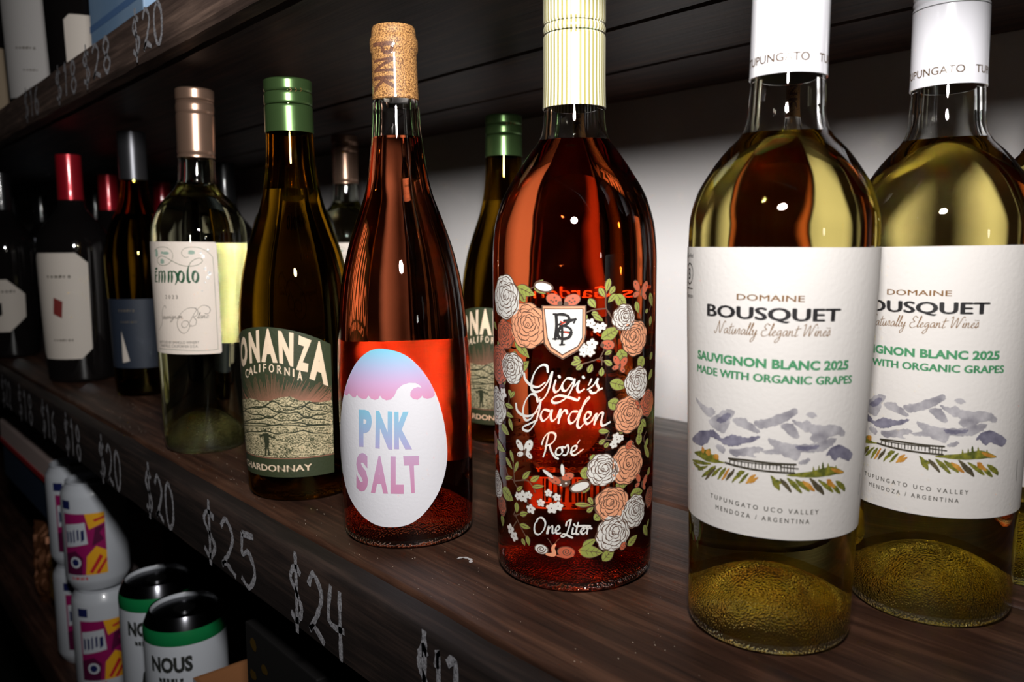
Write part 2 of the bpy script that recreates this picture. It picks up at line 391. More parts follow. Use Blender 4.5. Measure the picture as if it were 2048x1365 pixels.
# ---- glass and wine
def stippled_glass(name, tint, ior, zmax, strength=.6, scale=900, rmax=.0295):
    """clear glass, knurled on the foot and the punt"""
    m = glass_mat(name, tint, ior); nt = m.node_tree; N = nt.nodes.new; L = nt.links.new
    g = [n for n in nt.nodes if n.type == 'BSDF_GLASS'][0]
    tc = N('ShaderNodeTexCoord'); v = N('ShaderNodeTexVoronoi'); v.inputs['Scale'].default_value = scale; L(tc.outputs['Object'], v.inputs['Vector'])
    sp = N('ShaderNodeSeparateXYZ'); L(tc.outputs['Object'], sp.inputs[0])
    mr = N('ShaderNodeMapRange'); mr.inputs[1].default_value = rmax + .0015; mr.inputs[2].default_value = rmax
    cxy = N('ShaderNodeCombineXYZ'); L(sp.outputs['X'], cxy.inputs[0]); L(sp.outputs['Y'], cxy.inputs[1]); ln_ = N('ShaderNodeVectorMath'); ln_.operation = 'LENGTH'; L(cxy.outputs[0], ln_.inputs[0]); L(ln_.outputs['Value'], mr.inputs[0])
    lt_ = N('ShaderNodeMath'); lt_.operation = 'LESS_THAN'; lt_.inputs[1].default_value = zmax; L(sp.outputs['Z'], lt_.inputs[0])
    mm_ = N('ShaderNodeMath'); mm_.operation = 'MULTIPLY'; L(lt_.outputs[0], mm_.inputs[0]); L(mr.outputs[0], mm_.inputs[1])
    ml = N('ShaderNodeMath'); ml.operation = 'MULTIPLY'; ml.inputs[1].default_value = strength; L(mm_.outputs[0], ml.inputs[0])
    # wall ripple that every moulded bottle has, very faint
    n2 = N('ShaderNodeTexNoise'); n2.inputs['Scale'].default_value = 45; L(tc.outputs['Object'], n2.inputs['Vector'])
    b1_ = N('ShaderNodeBump'); b1_.inputs['Strength'].default_value = .12; b1_.inputs['Distance'].default_value = .001; L(n2.outputs['Fac'], b1_.inputs['Height'])
    bp = N('ShaderNodeBump'); bp.inputs['Distance'].default_value = .0006; L(ml.outputs[0], bp.inputs['Strength']); L(v.outputs['Distance'], bp.inputs['Height']); L(b1_.outputs[0], bp.inputs['Normal'])
    L(bp.outputs[0], g.inputs['Normal']); return m
W_TOP = glass_mat('wine_surface', (1, 1, 1), 1.33)
CLEAR = stippled_glass('clear_glass', (.985, .99, .98), 1.37, .042, .7, 1200)
ROSEG = stippled_glass('clear_glass_smooth', (.985, .98, .975), 1.37, .03, .6, 900, .031)
GREENISH = stippled_glass('pale_green_glass', (.965, .98, .945), 1.37, .04, .7, 1200)
AMBER = stippled_glass('olive_glass', (.66, .52, .16), 1.38, .012, .5)
WHITE_W = tint_mat('white_wine', (.90, .82, .46)); PINK_W = tint_mat('rose_wine', (.86, .42, .27)); PINK_W2 = tint_mat('deep_rose_wine', (.84, .37, .20))
PALE_W = tint_mat('pale_wine', (.94, .925, .78)); CHARD = tint_mat('chardonnay', (.78, .68, .4))
DARKG = mat('near_black_glass', (.006, .005, .005), .04, spec=.6)

def cap_mesh(b, z0, z1, off, grooves=(), gd=.0006, top=True, lip=0, n=96, taper=0):
    pr = [(b.P(z0) - .0002, z0), (b.P(z0) + off, z0)]
    z = z0
    marks = sorted(grooves)
    while z < z1 - .0012:
        z += .0009
        r = b.P(z) + off - taper * (z - z0)
        for gz in marks:
            r -= gd * math.exp(-((z - gz) / .0006) ** 2)
        pr.append((r, z))
    r = b.P(z1) + off - taper * (z1 - z0)
    pr += [(r - .0003, z1 - .0005), (r - .0012, z1), (0, z1)] if top else [(r, z1)]
    return lathe_mesh('capsule', pr, n, 40)

# ---- 1. the white wine from Tupungato
BQ = [(0, .0335), (.0246, .0337), (.046, .0343), (.10, .0359), (.1606, .0375), (.171, .0373), (.1824, .0348), (.1915, .0300), (.2, .0240), (.208, .0168), (.2145, .0151), (.2225, .0147), (.2326, .0143), (.262, .0142), (.292, .0141)]
b1 = Bottle('wine_bottle', 'white wine bottle with cream vineyard label, nearest of the three white-capsuled ones', -.1806, .3034, .0075, 0, BQ,
            fill=.2065, punt=.031, punt_r=.0275, glass=CLEAR, wine=WHITE_W, surface=W_TOP, group='white-capsuled white wine bottles')
A4 = cropper(1340, 480, 2.893); A5 = cropper(1340, 760, 2.893); A3 = cropper(1340, 0, 2.73)
PAPER = mat('cream_textured_paper', srgb(222, 216, 212), .75, bump=.22, bscale=600)
ct = b1.cam_th * b1.R0
ztop = b1.uv((1567, 495))[1]; zbot = b1.uv((1600, 1082))[1]
lab = b1.surf('label', [[(ct - .066, zbot), (ct + .066, zbot), (ct + .066, ztop), (ct - .066, ztop)]], PAPER, .00004, thick=.00014, vcut=.012)
BLK = mat('black_print', srgb(38, 36, 38), .5); GRN = mat('green_print', srgb(72, 142, 98), .5); BRZ = mat('bronze_foil', srgb(138, 98, 52), .45, .25)
DRK = mat('dark_olive_print', srgb(62, 56, 44), .5)
t = b1.text
O1 = .00024
b1.surf('printed_text', t('DOMAINE', *A4((385, 347), (780, 360)), 12, .012), BRZ, O1, lab)
def wide_serif(word, L, R, h):                     # broad capitals with little slab serifs
    P = t(word, L, R, h, .036); return P
sb = wide_serif('BOUSQUET', *A4((213, 438), (987, 471)), 24.5)
b1.surf('printed_text', sb, BLK, O1, lab)
b1.surf('printed_text', cursive(b1, 'Naturally Elegant Wines', *A4((262, 536), (925, 558)), .0021, .00036) + t('TM', *A4((905, 515), (930, 516)), 2.4, .01), BRZ, O1, lab)
b1.surf('printed_text', t('SAUVIGNON BLANC 2025', *A4((160, 684), (1032, 748)), 17, .045) + t('MADE WITH ORGANIC GRAPES', *A4((157, 760), (1052, 829)), 15.5, .045), GRN, O1, lab)
sp_ = lambda s: '\u2009'.join(s)
b1.surf('printed_text', t('T U P U N G A T O   U C O   V A L L E Y', *A5((233, 680), (860, 779)), 9, .012) + t('M E N D O Z A   /   A R G E N T I N A', *A5((263, 748), (806, 835)), 9, .012), DRK, O1, lab)
# certification mark on the left edge, and the fine vertical line on the right edge
cm = b1.uv(A4((117, 195))[0]); rr = .0042
cm = (cm[0] - .001, cm[1])
ring = [(cm[0] + rr * math.cos(a * PI / 12), cm[1] + rr * math.sin(a * PI / 12)) for a in range(25)]
cp = b1.ribbon(ring, .0005, False, 1, False)
def local_text(b, body, u0, u1, z, h, bold=0): return [[(u0 + (u1 - u0) * p[0], z + h * p[1]) for p in q] for q in font_polys(body, bold)]
cp += local_text(b1, 'B', cm[0] - .0014, cm[0] + .0014, cm[1] - .0022, .0044, .01) + local_text(b1, 'Certified', cm[0] - .0042, cm[0] + .0042, cm[1] + .0066, .0017)
cp += local_text(b1, 'Corporation', cm[0] - .0042, cm[0] + .0042, cm[1] - .0098, .0017) + b1.ribbon([(cm[0] - .004, cm[1] - .006), (cm[0] + .004, cm[1] - .006)], .0004, False)
b1.surf('certification_mark', cp, BLK, O1, lab)
b1.surf('printed_text', b1.ribbon(A5((1100, 545), (1091, 665)), .0004), BLK, O1, lab)
# watercolour range, winery and rows of vines
def wash(name, c1, c2, sc=160): return noisy(name, c1, c2, sc, .7, lo=.3, hi=.7)
SLATE = wash('slate_wash', srgb(132, 128, 136), srgb(196, 191, 194)); NAVYW = wash('navy_wash', srgb(80, 76, 98), srgb(146, 142, 158))
def rough_poly(P, seed, amp=.00028, n=5):
    r = random.Random(seed); Q = catmull(P, n, True)
    return [(x + r.uniform(-amp, amp), y + r.uniform(-amp, amp)) for x, y in Q]
SL = [[(145, 97), (175, 130), (205, 155), (245, 165), (262, 190), (240, 215), (215, 210), (190, 180), (160, 140)],
 [(225, 235), (270, 200), (330, 170), (378, 185), (350, 225), (340, 265), (310, 310), (270, 290), (235, 265)],
 [(365, 225), (420, 220), (455, 240), (510, 285), (515, 310), (470, 300), (400, 270), (370, 250)],
 [(490, 240), (560, 225), (640, 195), (720, 168), (738, 190), (700, 225), (640, 255), (560, 280), (500, 275)],
 [(640, 262), (700, 252), (720, 270), (748, 320), (735, 342), (690, 320), (670, 300)],
 [(705, 235), (760, 245), (800, 235), (830, 260), (880, 265), (940, 260), (985, 270), (1012, 300), (1005, 330), (960, 320), (900, 345), (840, 368), (812, 340), (820, 310), (780, 300), (730, 265)],
 [(790, 195), (830, 190), (850, 210), (820, 222), (795, 212)], [(262, 380), (290, 375), (318, 400), (312, 425), (280, 410)],
 [(345, 405), (430, 395), (500, 388), (540, 400), (520, 420), (480, 432), (500, 450), (430, 440), (380, 445), (350, 425)],
 [(568, 340), (620, 350), (680, 370), (760, 375), (830, 370), (900, 345), (965, 338), (940, 380), (880, 415), (820, 420), (760, 425), (740, 465), (690, 455), (630, 430), (560, 430), (530, 410), (600, 400), (575, 370)],
 [(745, 475), (800, 455), (812, 470), (775, 490), (750, 488)]]
NV = [[(130, 340), (170, 300), (225, 290), (260, 295), (300, 340), (350, 320), (400, 325), (440, 335), (520, 325), (500, 350), (430, 370), (380, 382), (330, 380), (270, 345), (235, 330), (220, 360), (185, 380), (145, 365)],
 [(905, 440), (930, 395), (985, 378), (1055, 425), (1035, 470), (985, 450), (950, 468), (925, 440)],
 [(268, 232), (310, 200), (345, 192), (350, 215), (320, 240), (290, 250)], [(730, 385), (800, 385), (860, 378), (850, 400), (780, 412), (740, 405)]]
b1.surf('printed_mountains', [rough_poly([b1.uv(p) for p in A5(*q)], i) for i, q in enumerate(SL)], SLATE, O1, lab)
b1.surf('printed_mountains', [rough_poly([b1.uv(p) for p in A5(*q)], i + 40) for i, q in enumerate(NV)], NAVYW, O1 + .00003, lab)
HILL = wash('olive_wash', srgb(62, 72, 22), srgb(140, 136, 40), 500)
hl = [[(670, 552), (740, 540), (820, 530), (880, 512), (930, 503), (975, 515), (1008, 537), (960, 548), (900, 560), (820, 566), (730, 562)],
 [(140, 420), (180, 410), (185, 388), (200, 405), (232, 400), (238, 430), (262, 432), (280, 445), (284, 468), (330, 482), (280, 482), (220, 475), (170, 445)]]
hl += [[(x - 7, y + 18), (x + 7, y + 18), (x, y - 20)] for x, y in [(830, 520), (862, 512), (885, 496), (915, 500), (960, 512)]]
hp = [rough_poly([b1.uv(p) for p in A5(*q)], 70 + i, .0001, 3) for i, q in enumerate(hl)]
def dab(a, b, w, seed):
    r = random.Random(seed); (x0, y0), (x1, y1) = b1.uv(a), b1.uv(b); P = []
    for i in range(5):
        f = i / 4; P.append((x0 + (x1 - x0) * f + r.uniform(-.0002, .0002), y0 + (y1 - y0) * f + r.uniform(-.0002, .0002)))
    return b1.ribbon(P, [w * .3, w * r.uniform(.8, 1.2), w * r.uniform(.7, 1.3), w * .4], False, 3)
rowL = [((130, 465), (235, 487)), ((135, 480), (190, 520)), ((160, 520), (215, 500)), ((185, 562), (265, 500)), ((205, 575), (262, 510)), ((240, 560), (297, 508)), ((275, 577), (322, 513)), ((300, 578), (345, 515)), ((325, 585), (370, 518)), ((360, 593), (415, 535)), ((385, 545), (430, 530)), ((400, 597), (452, 545)), ((440, 600), (492, 552)), ((465, 598), (506, 565))]
rowR = [((587, 560), (632, 637)), ((600, 580), (640, 600)), ((640, 575), (702, 647)), ((680, 573), (762, 652)), ((730, 580), (806, 642)), ((768, 590), (836, 640)), ((808, 573), (888, 660)), ((862, 583), (942, 647)), ((908, 578), (950, 620)), ((930, 600), (985, 655)), ((960, 590), (1014, 632)), ((985, 600), (1012, 640))]
gp, op_, dp_ = [], [], []
for i, (a, c) in enumerate(rowL + rowR):
    tgt = op_ if i in (7, 12, 13, 19, 22) else dp_ if i in (8, 16, 20, 4) else gp
    tgt += dab(*A5(a, c), .0020 if i > 13 else .0014, i)
b1.surf('printed_vines', hp + gp, HILL, O1 + .00003, lab)
b1.surf('printed_vines', op_ + [rough_poly([b1.uv(p) for p in A5(*q)], 90 + i, .0001, 3) for i, q in enumerate([[(182, 412), (186, 385), (200, 405), (192, 425)], [(205, 420), (222, 402), (236, 425), (222, 440)], [(250, 448), (262, 430), (282, 440), (276, 465)], [(930, 512), (975, 518), (1006, 537), (960, 540)]])],
        wash('ochre_wash', srgb(166, 104, 30), srgb(206, 150, 60), 300), O1 + .00005, lab)
b1.surf('printed_vines', dp_, wash('umber_wash', srgb(52, 46, 34), srgb(96, 84, 56), 300), O1 + .00004, lab)
bl = b1.ribbon(A5((340, 455), (450, 467), (640, 488)), .0008) + b1.ribbon(A5((350, 464), (640, 496)), .0004) + b1.ribbon(A5((632, 487), (728, 491)), .0008)
bl += b1.ribbon(A5((320, 480), (400, 503), (520, 525), (720, 541)), .0008) + b1.ribbon(A5((640, 505), (742, 516)), .0005) + b1.ribbon(A5((350, 456), (343, 488)), .0005)
for i in range(14):
    x = 372 + i * 20.5; y = 462 + (x - 340) * .11
    bl += b1.ribbon(A5((x, y + 4), (x - 1, y + 35 - i * .6)), .00028 if i % 2 else .0005)
for x in (645, 662, 680, 698, 715): bl += b1.ribbon(A5((x, 492), (x - 1, 535)), .0004)
b1.surf('printed_winery', bl, DRK, O1 + .00006, lab)
# white capsule, screw cap above the seam
WCAP = mat('white_capsule', srgb(222, 220, 226), .22, coat=.5)
cap = link('capsule', cap_mesh(b1, .2288, .2612, .0007, (), top=False), b1.o, [WCAP])
top = link('screw_cap', cap_mesh(b1, .2616, .2922, .0007, (.2635, .266, .2685, .284)), b1.o, [WCAP])
thc = b1.hit(*A3((640, 345))[0])[0]
cu = []
for j in range(3):
    a, c = (b1.cam_th - 1.36, 0), (b1.cam_th + .53, 0); st = 2.2 * j
    if j == 2: break
    zc = b1.hit(*A3((640, 332))[0])[1]
    cu += [[((a[0] + st + (c[0] - a[0]) * p[0]) * b1.R0, zc + .0031 * p[1]) for p in q] for q in font_polys('TUPUNGATO', .012)]
b1.surf('printed_text', cu, mat('dark_bronze_print', srgb(88, 66, 40), .4), .00082, cap)

def clone(src, x, y, lean, face, label):
    o = copy_tree(src.o); o.location = (x, y, 0); q = rot_for(x, y, lean) @ Quaternion((0, 0, 1), face); o.rotation_euler = q.to_euler()
    o['label'] = label
    import copy as cp_
    b = cp_.copy(src); b.o = o; b.q = q; b.M = Matrix.Translation((x, y, 0)) @ q.to_matrix().to_4x4(); b.Mi = b.M.inverted()
    return b
def face_for(src, x, y, lean, ref_px, ref_own):
    """turn about the axis that puts the source's feature seen at ref_px to ref_own"""
    f = 0
    for _ in range(4):
        b = clone_probe(src, x, y, lean, f); f += b.hit(*ref_own)[0] - src.hit(*ref_px)[0]
    return f
def clone_probe(src, x, y, lean, face):
    import copy as cp_
    b = cp_.copy(src); q = rot_for(x, y, lean) @ Quaternion((0, 0, 1), face); b.M = Matrix.Translation((x, y, 0)) @ q.to_matrix().to_4x4(); b.Mi = b.M.inverted(); return b
P2 = (-.1441, .3792, -.0117)
f2 = face_for(b1, *P2, A4((385, 330))[0], A4((1255, 287))[0])
clone(b1, *P2, f2, 'white wine bottle standing just behind and right of the nearest white-capsuled one')
P3 = (-.1215, .4560, -.004)
f3 = face_for(b1, *P3, A3((610, 305))[0], A3((1812, 525))[0])
clone(b1, *P3, f3, 'rearmost white-capsuled white wine bottle, cut off by the right edge of the photo')
# ---- 2. the litre of rose with flowers printed on the glass
GG = [(0, .0385), (.015, .0392), (.05, .0398), (.10, .0402), (.155, .0403), (.170, .0393), (.1848, .0354), (.2, .0267), (.2085, .0208), (.2155, .0161), (.2235, .0149), (.2442, .0144), (.285, .0144)]
gg = Bottle('wine_bottle', 'tall clear bottle of rose wine printed all over with roses and leaves', -.2819, .2875, -.0018, 0, GG,
            fill=.2125, punt=.014, punt_r=.031, glass=ROSEG, wine=PINK_W2, surface=W_TOP)
GA = cropper(960, 520, 3.792); GB = cropper(960, 860, 3.592)
LW = mat('white_glass_print', srgb(222, 218, 212), .45); PCH = mat('peach_glass_print', srgb(232, 160, 122), .45); COR = mat('coral_glass_print', srgb(196, 100, 72), .45)
LGR = mat('leaf_green_glass_print', srgb(150, 158, 78), .45); BRN = mat('brown_glass_print', srgb(98, 72, 58), .45); BLKG = mat('black_glass_print', srgb(40, 36, 36), .4)
L = {k: [] for k in 'wpcgbkr'}     # white, peach, coral, green, brown (under), black lines, brown (over)
LAY = dict(b=(-.00004, 1), g=(.00001, 1), c=(.00002, 1), p=(.00003, 1), w=(.00004, 1), r=(.00007, 0)); NP = [0]
def flush(name, base=.0001):
    bm = bmesh.new(); ms = []; NP[0] += 1; e_ = base + NP[0] * 1.2e-6
    for k, m in (('b', BRN), ('g', LGR), ('c', COR), ('p', PCH), ('w', LW), ('r', BRN)):
        if not L[k]: continue
        o = gg.surf('x', L[k], m, e_ + LAY[k][0], cut=bool(LAY[k][1])); me = o.data; n0 = len(bm.faces); bm.from_mesh(me); bm.faces.ensure_lookup_table()
        if m not in ms: ms.append(m)
        for f in bm.faces[n0:]: f.material_index = ms.index(m); 
        bpy.data.objects.remove(o); bpy.data.meshes.remove(me); L[k] = []
    if ms: from_bm(name, bm, ms, gg.o, True, 40)
def leaf(a, b, wpx, sc):
    (x0, y0), (x1, y1) = gg.uv(a), gg.uv(b); w = wpx / sc / 4150
    dx, dy = x1 - x0, y1 - y0; l = math.hypot(dx, dy) or 1e-6; nx, ny = -dy / l, dx / l
    def shape(g, e):
        up, dn = [], []
        for i in range(9):
            t = i / 8; ww = g * math.sin(t ** .8 * PI) ** .9
            up.append((x0 + dx * t + nx * ww, y0 + dy * t + ny * ww)); dn.append((x0 + dx * t - nx * ww, y0 + dy * t - ny * ww))
        return up + dn[::-1][1:-1]
    L['b'].append(shape(w / 2 + .00042, 0)); L['g'].append(shape(w / 2, 0))
    L['r'] += gg.ribbon([(x0, y0), (x0 + dx * .5 + nx * w * .04, y0 + dy * .5 + ny * w * .04), (x0 + dx * .93, y0 + dy * .93)], [.00015, .0003, .00015], False, 3)
    if w > .0035:
        for t in (.3, .5, .7):
            for sgn in (1, -1):
                c = (x0 + dx * t, y0 + dy * t); L['r'] += gg.ribbon([c, (c[0] + dx * .12 + sgn * nx * w * .33, c[1] + dy * .12 + sgn * ny * w * .33)], [.00025, .0001], False, 2)
def rose(c, rpx, sc, col, seed, sq=1.0):
    r = rpx / sc / 4150; cx, cy = gg.uv(c); rnd = random.Random(seed)
    lob = rnd.choice((7, 8, 9)); ph = rnd.random() * 6
    def edge(k, add=0, lb=lob, p=ph, am=.09):
        n = 64; return [(cx + sq * (k * r * (1 + am * abs(math.sin(lb / 2 * a + p)) + .04 * math.sin(3 * a + p)) + add) * math.cos(a), cy + (k * r * (1 + am * abs(math.sin(lb / 2 * a + p)) + .04 * math.sin(3 * a + p)) + add) * math.sin(a)) for a in [2 * PI * i / n for i in range(n)]]
    L['b'].append(edge(.92, .00045)); L[col].append(edge(.92))
    w = [.00015, .00055, .0002]
    for ring, k in enumerate((.80, .64, .48, .34, .2)):           # overlapping petals, tighter towards the heart
        m = max(3, 7 - ring); o = rnd.random() * 6
        ox, oy = -.04 * r * ring * math.cos(ph), .03 * r * ring
        for j in range(m):
            a0 = o + 2 * PI * j / m; a1 = a0 + 2 * PI / m * rnd.uniform(1.0, 1.3); P = []
            for i in range(7):
                t = i / 6; a = a0 + (a1 - a0) * t
                kk = k * (1 + .16 * math.sin(t * PI) - .16 * (t > .85)) * r + rnd.uniform(-.03, .03) * r
                P.append((cx + ox + sq * kk * math.cos(a), cy + oy + kk * math.sin(a)))
            L['r'] += gg.ribbon(P, w, False, 3)
            if ring < 2 and j % 2 == 0:                            # fold line running outwards
                a = (a0 + a1) / 2; L['r'] += gg.ribbon([(cx + sq * k * 1.02 * r * math.cos(a), cy + k * 1.02 * r * math.sin(a)), (cx + sq * .86 * r * math.cos(a + .12), cy + .86 * r * math.sin(a + .12))], [.0003, .0001], False, 2)
    sp = [(cx + sq * r * .028 * i / 2 * math.cos(i * .9 + ph), cy + .03 * r + r * .028 * i / 2 * math.sin(i * .9 + ph)) for i in range(12)]
    L['r'] += gg.ribbon(sp, .0003, False, 3)
def bloom(c, rpx, sc, n=5, col='w', seed=0):
    cx, cy = gg.uv(c); r = rpx / sc / 4150; k = 40; rd = random.Random(seed + int(c[0] * 7)); p = rd.random() * 6
    f = lambda add: [(cx + (r * (.62 + .38 * abs(math.cos(n / 2 * a + p))) + add) * math.cos(a), cy + (r * (.62 + .38 * abs(math.cos(n / 2 * a + p))) + add) * math.sin(a)) for a in [2 * PI * i / k for i in range(k)]]
    L['b'].append(f(.00035)); L[col].append(f(0)); L['r'].append([(cx + r * .14 * math.cos(i), cy + r * .14 * math.sin(i)) for i in range(6)])
def stem(P, w=.0006): L['b'] += gg.ribbon(P, w)
def oval(c, rx, ry, sc, ang=0, grow=0):
    cx, cy = gg.uv(c); a = math.radians(ang); g = grow; rx = rx / sc / 4150 + g; ry = ry / sc / 4150 + g
    return [(cx + rx * math.cos(t) * math.cos(a) - ry * math.sin(t) * math.sin(a), cy + rx * math.cos(t) * math.sin(a) + ry * math.sin(t) * math.cos(a)) for t in [2 * PI * i / 20 for i in range(20)]]
def ladybird(c, r, sc, ang=0):
    L['b'].append(oval(c, r, r * .72, sc, ang, .0003)); L['c'].append(oval(c, r, r * .72, sc, ang))
    for dx, dy in ((-.4, .15), (.1, -.25), (.35, .2), (-.1, .35)):
        L['r'].append(oval((c[0] + dx * r / sc, c[1] + dy * r / sc), r * .13, r * .13, sc))
    hx = (c[0] + r * math.cos(math.radians(ang)) * .95 / sc, c[1] - r * math.sin(math.radians(ang)) * .95 / sc + r * .25 / sc)
    L['r'].append(oval(hx, r * .32, r * .32, sc)); L['w'].append(oval((hx[0] + 1, hx[1]), r * .12, r * .12, sc))
def butterfly(c, r, sc, col, ang=0):
    for s1, s2, q in ((-1, .9, 1), (.35, 1, 1.15), (-.7, -.45, .7), (.6, -.35, .75)):
        a = math.radians(ang); dx, dy = s1 * r * .6, -s2 * r * .6
        cc = (c[0] + (dx * math.cos(a) - dy * math.sin(a)) / sc, c[1] + (dx * math.sin(a) + dy * math.cos(a)) / sc)
        th = math.degrees(math.atan2(-(cc[1] - c[1]), cc[0] - c[0]))
        L['b'].append(oval(cc, r * .55 * q, r * .32 * q, sc, th, .0003)); L[col].append(oval(cc, r * .55 * q, r * .32 * q, sc, th))
        L['r'].append(oval((cc[0] + (cc[0] - c[0]) * .3, cc[1] + (cc[1] - c[1]) * .3), r * .08, r * .08, sc))
    L['r'].append(oval(c, r * .4, r * .12, sc, ang + 60))
for a in [((995, 430), (960, 370), (955, 300), (965, 200)), ((960, 370), (860, 380), (790, 410)), ((1000, 440), (975, 390)), ((930, 740), (850, 770), (765, 795)), ((910, 745), (935, 700), (950, 660)), ((900, 750), (990, 800)), ((925, 745), (925, 800)),
          ((1225, 450), (1210, 400)), ((345, 230), (400, 210)), ((190, 1200), (215, 1080), (215, 1010)), ((180, 1080), (150, 1010)), ((1290, 380), (1310, 300))]: stem(GA(*a))
for a in [((245, 380), (240, 300), (230, 200)), ((240, 370), (330, 365), (370, 400), (395, 450)), ((240, 365), (200, 330), (180, 260)), ((240, 375), (280, 440)), ((245, 600), (290, 700), (340, 790)), ((240, 610), (265, 540)), ((245, 620), (300, 600)), ((260, 660), (235, 700)),
          ((760, 390), (840, 370)), ((700, 545), (860, 550)), ((330, 520), (370, 560)), ((460, 470), (520, 490)), ((890, 100), (930, 20)), ((880, 70), (970, 80)), ((1190, 120), (1180, 60), (1200, 10)), ((360, 300), (300, 360))]: stem(GB(*a))
lvA = [((345, 335), (275, 200), 10), ((275, 205), (415, 268), 75), ((300, 240), (340, 325), 60), ((260, 600), (372, 745), 70), ((290, 850), (368, 770), 60), ((1035, 260), (1110, 370), 75), ((920, 600), (1062, 515), 85), ((1060, 680), (1100, 790), 90), ((1240, 730), (1205, 830), 85),
 ((985, 930), (1115, 965), 80), ((972, 1080), (1075, 1115), 85), ((1225, 1215), (1262, 1265), 50), ((1235, 1240), (1200, 1345), 60), ((1290, 250), (1310, 355), 60), ((1300, 425), (1290, 505), 45), ((1185, 315), (1205, 405), 45), ((1310, 830), (1280, 910), 50), ((1310, 700), (1290, 760), 45),
 ((985, 140), (958, 245), 36), ((905, 210), (948, 285), 34), ((1025, 200), (983, 262), 34), ((1032, 258), (972, 325), 36), ((825, 295), (878, 365), 44), ((685, 408), (785, 412), 26), ((812, 415), (768, 492), 30), ((860, 418), (935, 465), 34), ((845, 410), (900, 405), 30),
 ((690, 795), (772, 768), 34), ((730, 835), (780, 790), 30), ((822, 860), (852, 790), 34), ((920, 885), (928, 815), 34), ((1003, 800), (942, 762), 36), ((712, 735), (760, 768), 30), ((1000, 690), (945, 720), 30),
 ((260, 690), (262, 760), 40), ((180, 690), (190, 760), 40), ((180, 890), (185, 950), 40), ((215, 985), (240, 1045), 34), ((262, 1000), (225, 1050), 28), ((190, 1095), (252, 1125), 34), ((190, 1160), (252, 1195), 32), ((218, 1200), (245, 1300), 36), ((160, 1250), (220, 1330), 60), ((1255, 400), (1280, 375), 26), ((105, 470), (125, 530), 36), ((130, 620), (150, 680), 40)]
lvB = [((718, 310), (812, 315), 80), ((812, 178), (822, 240), 50), ((818, 648), (885, 598), 55), ((678, 535), (805, 545), 28), ((780, 485), (812, 542), 28), ((768, 595), (815, 558), 28), ((705, 868), (885, 885), 85), ((735, 845), (835, 785), 50), ((880, 945), (965, 850), 75),
 ((1060, 835), (1132, 755), 55), ((1175, 690), (1205, 760), 55), ((1140, 110), (1150, 10), 60), ((1205, 330), (1222, 265), 40), ((1215, 200), (1180, 110), 45), ((1210, 60), (1185, 130), 36), ((975, 400), (1060, 395), 60), ((1080, 470), (1170, 440), 80), ((1000, 25), (1040, 8), 20),
 ((215, 145), (240, 240), 30), ((182, 195), (232, 285), 32), ((272, 228), (245, 310), 26), ((305, 355), (358, 298), 32), ((360, 372), (428, 332), 34), ((372, 412), (462, 405), 26), ((262, 440), (305, 408), 26), ((180, 350), (232, 340), 26), ((160, 420), (238, 510), 95), ((262, 520), (262, 600), 40),
 ((285, 612), (342, 598), 34), ((285, 682), (362, 708), 34), ((335, 760), (352, 835), 30), ((300, 780), (322, 835), 28), ((158, 610), (162, 695), 55), ((110, 70), (180, 160), 70), ((1200, 700), (1215, 640), 30), ((850, 10), (930, 12), 34), ((855, 105), (900, 70), 28), ((895, 130), (925, 90), 26)]
flush('printed_stems')
for a, b_, w_ in lvA: leaf(*GA(a, b_), w_, 3.792); flush('printed_leaf')
for a, b_, w_ in lvB: leaf(*GB(a, b_), w_, 3.592); flush('printed_leaf')
R_A = [(185, 285, 165, 'w'), (185, 568, 112, 'c'), (365, 500, 165, 'p'), (140, 790, 150, 'c'), (240, 820, 118, 'w'), (130, 1110, 150, 'w'), (1095, 440, 95, 'w'), (1178, 590, 130, 'p'), (1195, 935, 122, 'w'), (1275, 1085, 100, 'c'), (1132, 1175, 135, 'p')]
R_B = [(108, 90, 85, 'c'), (125, 395, 105, 'w'), (155, 545, 72, 'c'), (1218, 480, 75, 'c'), (885, 290, 112, 'w'), (1065, 250, 140, 'p'), (950, 535, 125, 'p'), (1110, 590, 120, 'w'), (960, 745, 130, 'w')]
for i, (x, y, r_, c_) in enumerate(R_A): rose(GA((x, y))[0], r_, 3.792, c_, i + 3); flush('printed_rose', .00018)
for i, (x, y, r_, c_) in enumerate(R_B): rose(GB((x, y))[0], r_, 3.592, c_, i + 30); flush('printed_rose', .00018)
for x, y, r_ in [(838, 480, 34), (890, 520, 36), (930, 505, 30), (780, 665, 34), (850, 640, 40), (835, 700, 34), (785, 705, 30), (175, 1015, 48), (1035, 1345, 34)]: bloom(GA((x, y))[0], r_, 3.792); flush('printed_blossom', .00018)
for x, y, r_ in [(985, 70, 34), (960, 105, 30), (1010, 60, 26), (310, 480, 44), (350, 470, 30), (365, 570, 36), (437, 525, 30), (515, 565, 40), (562, 550, 34), (492, 455, 28), (552, 485, 28), (220, 715, 40), (245, 765, 40), (272, 478, 30)]: bloom(GB((x, y))[0], r_, 3.592); flush('printed_blossom', .00018)
for c_, q_ in ((GA((480, 205))[0], 3.792), (GB((720, 410))[0], 3.592)):      # rose buds
    L['b'].append(oval(c_, 66, 34, q_, -10 if q_ > 3.7 else 20, .0004)); L['w'].append(oval(c_, 60, 28, q_, -10 if q_ > 3.7 else 20)); flush('printed_rosebud', .00018)
for a in [((405, 205), (480, 150), 26), ((405, 210), (500, 260), 26), ((410, 205), (500, 200), 18)]: leaf(*GA(*a[:2]), a[2], 3.792); flush('printed_leaf')
for a in [((790, 385), (700, 370), 26), ((790, 400), (735, 460), 26), ((785, 395), (700, 425), 16)]: leaf(*GB(*a[:2]), a[2], 3.592); flush('printed_leaf')
flush('printed_leaf')
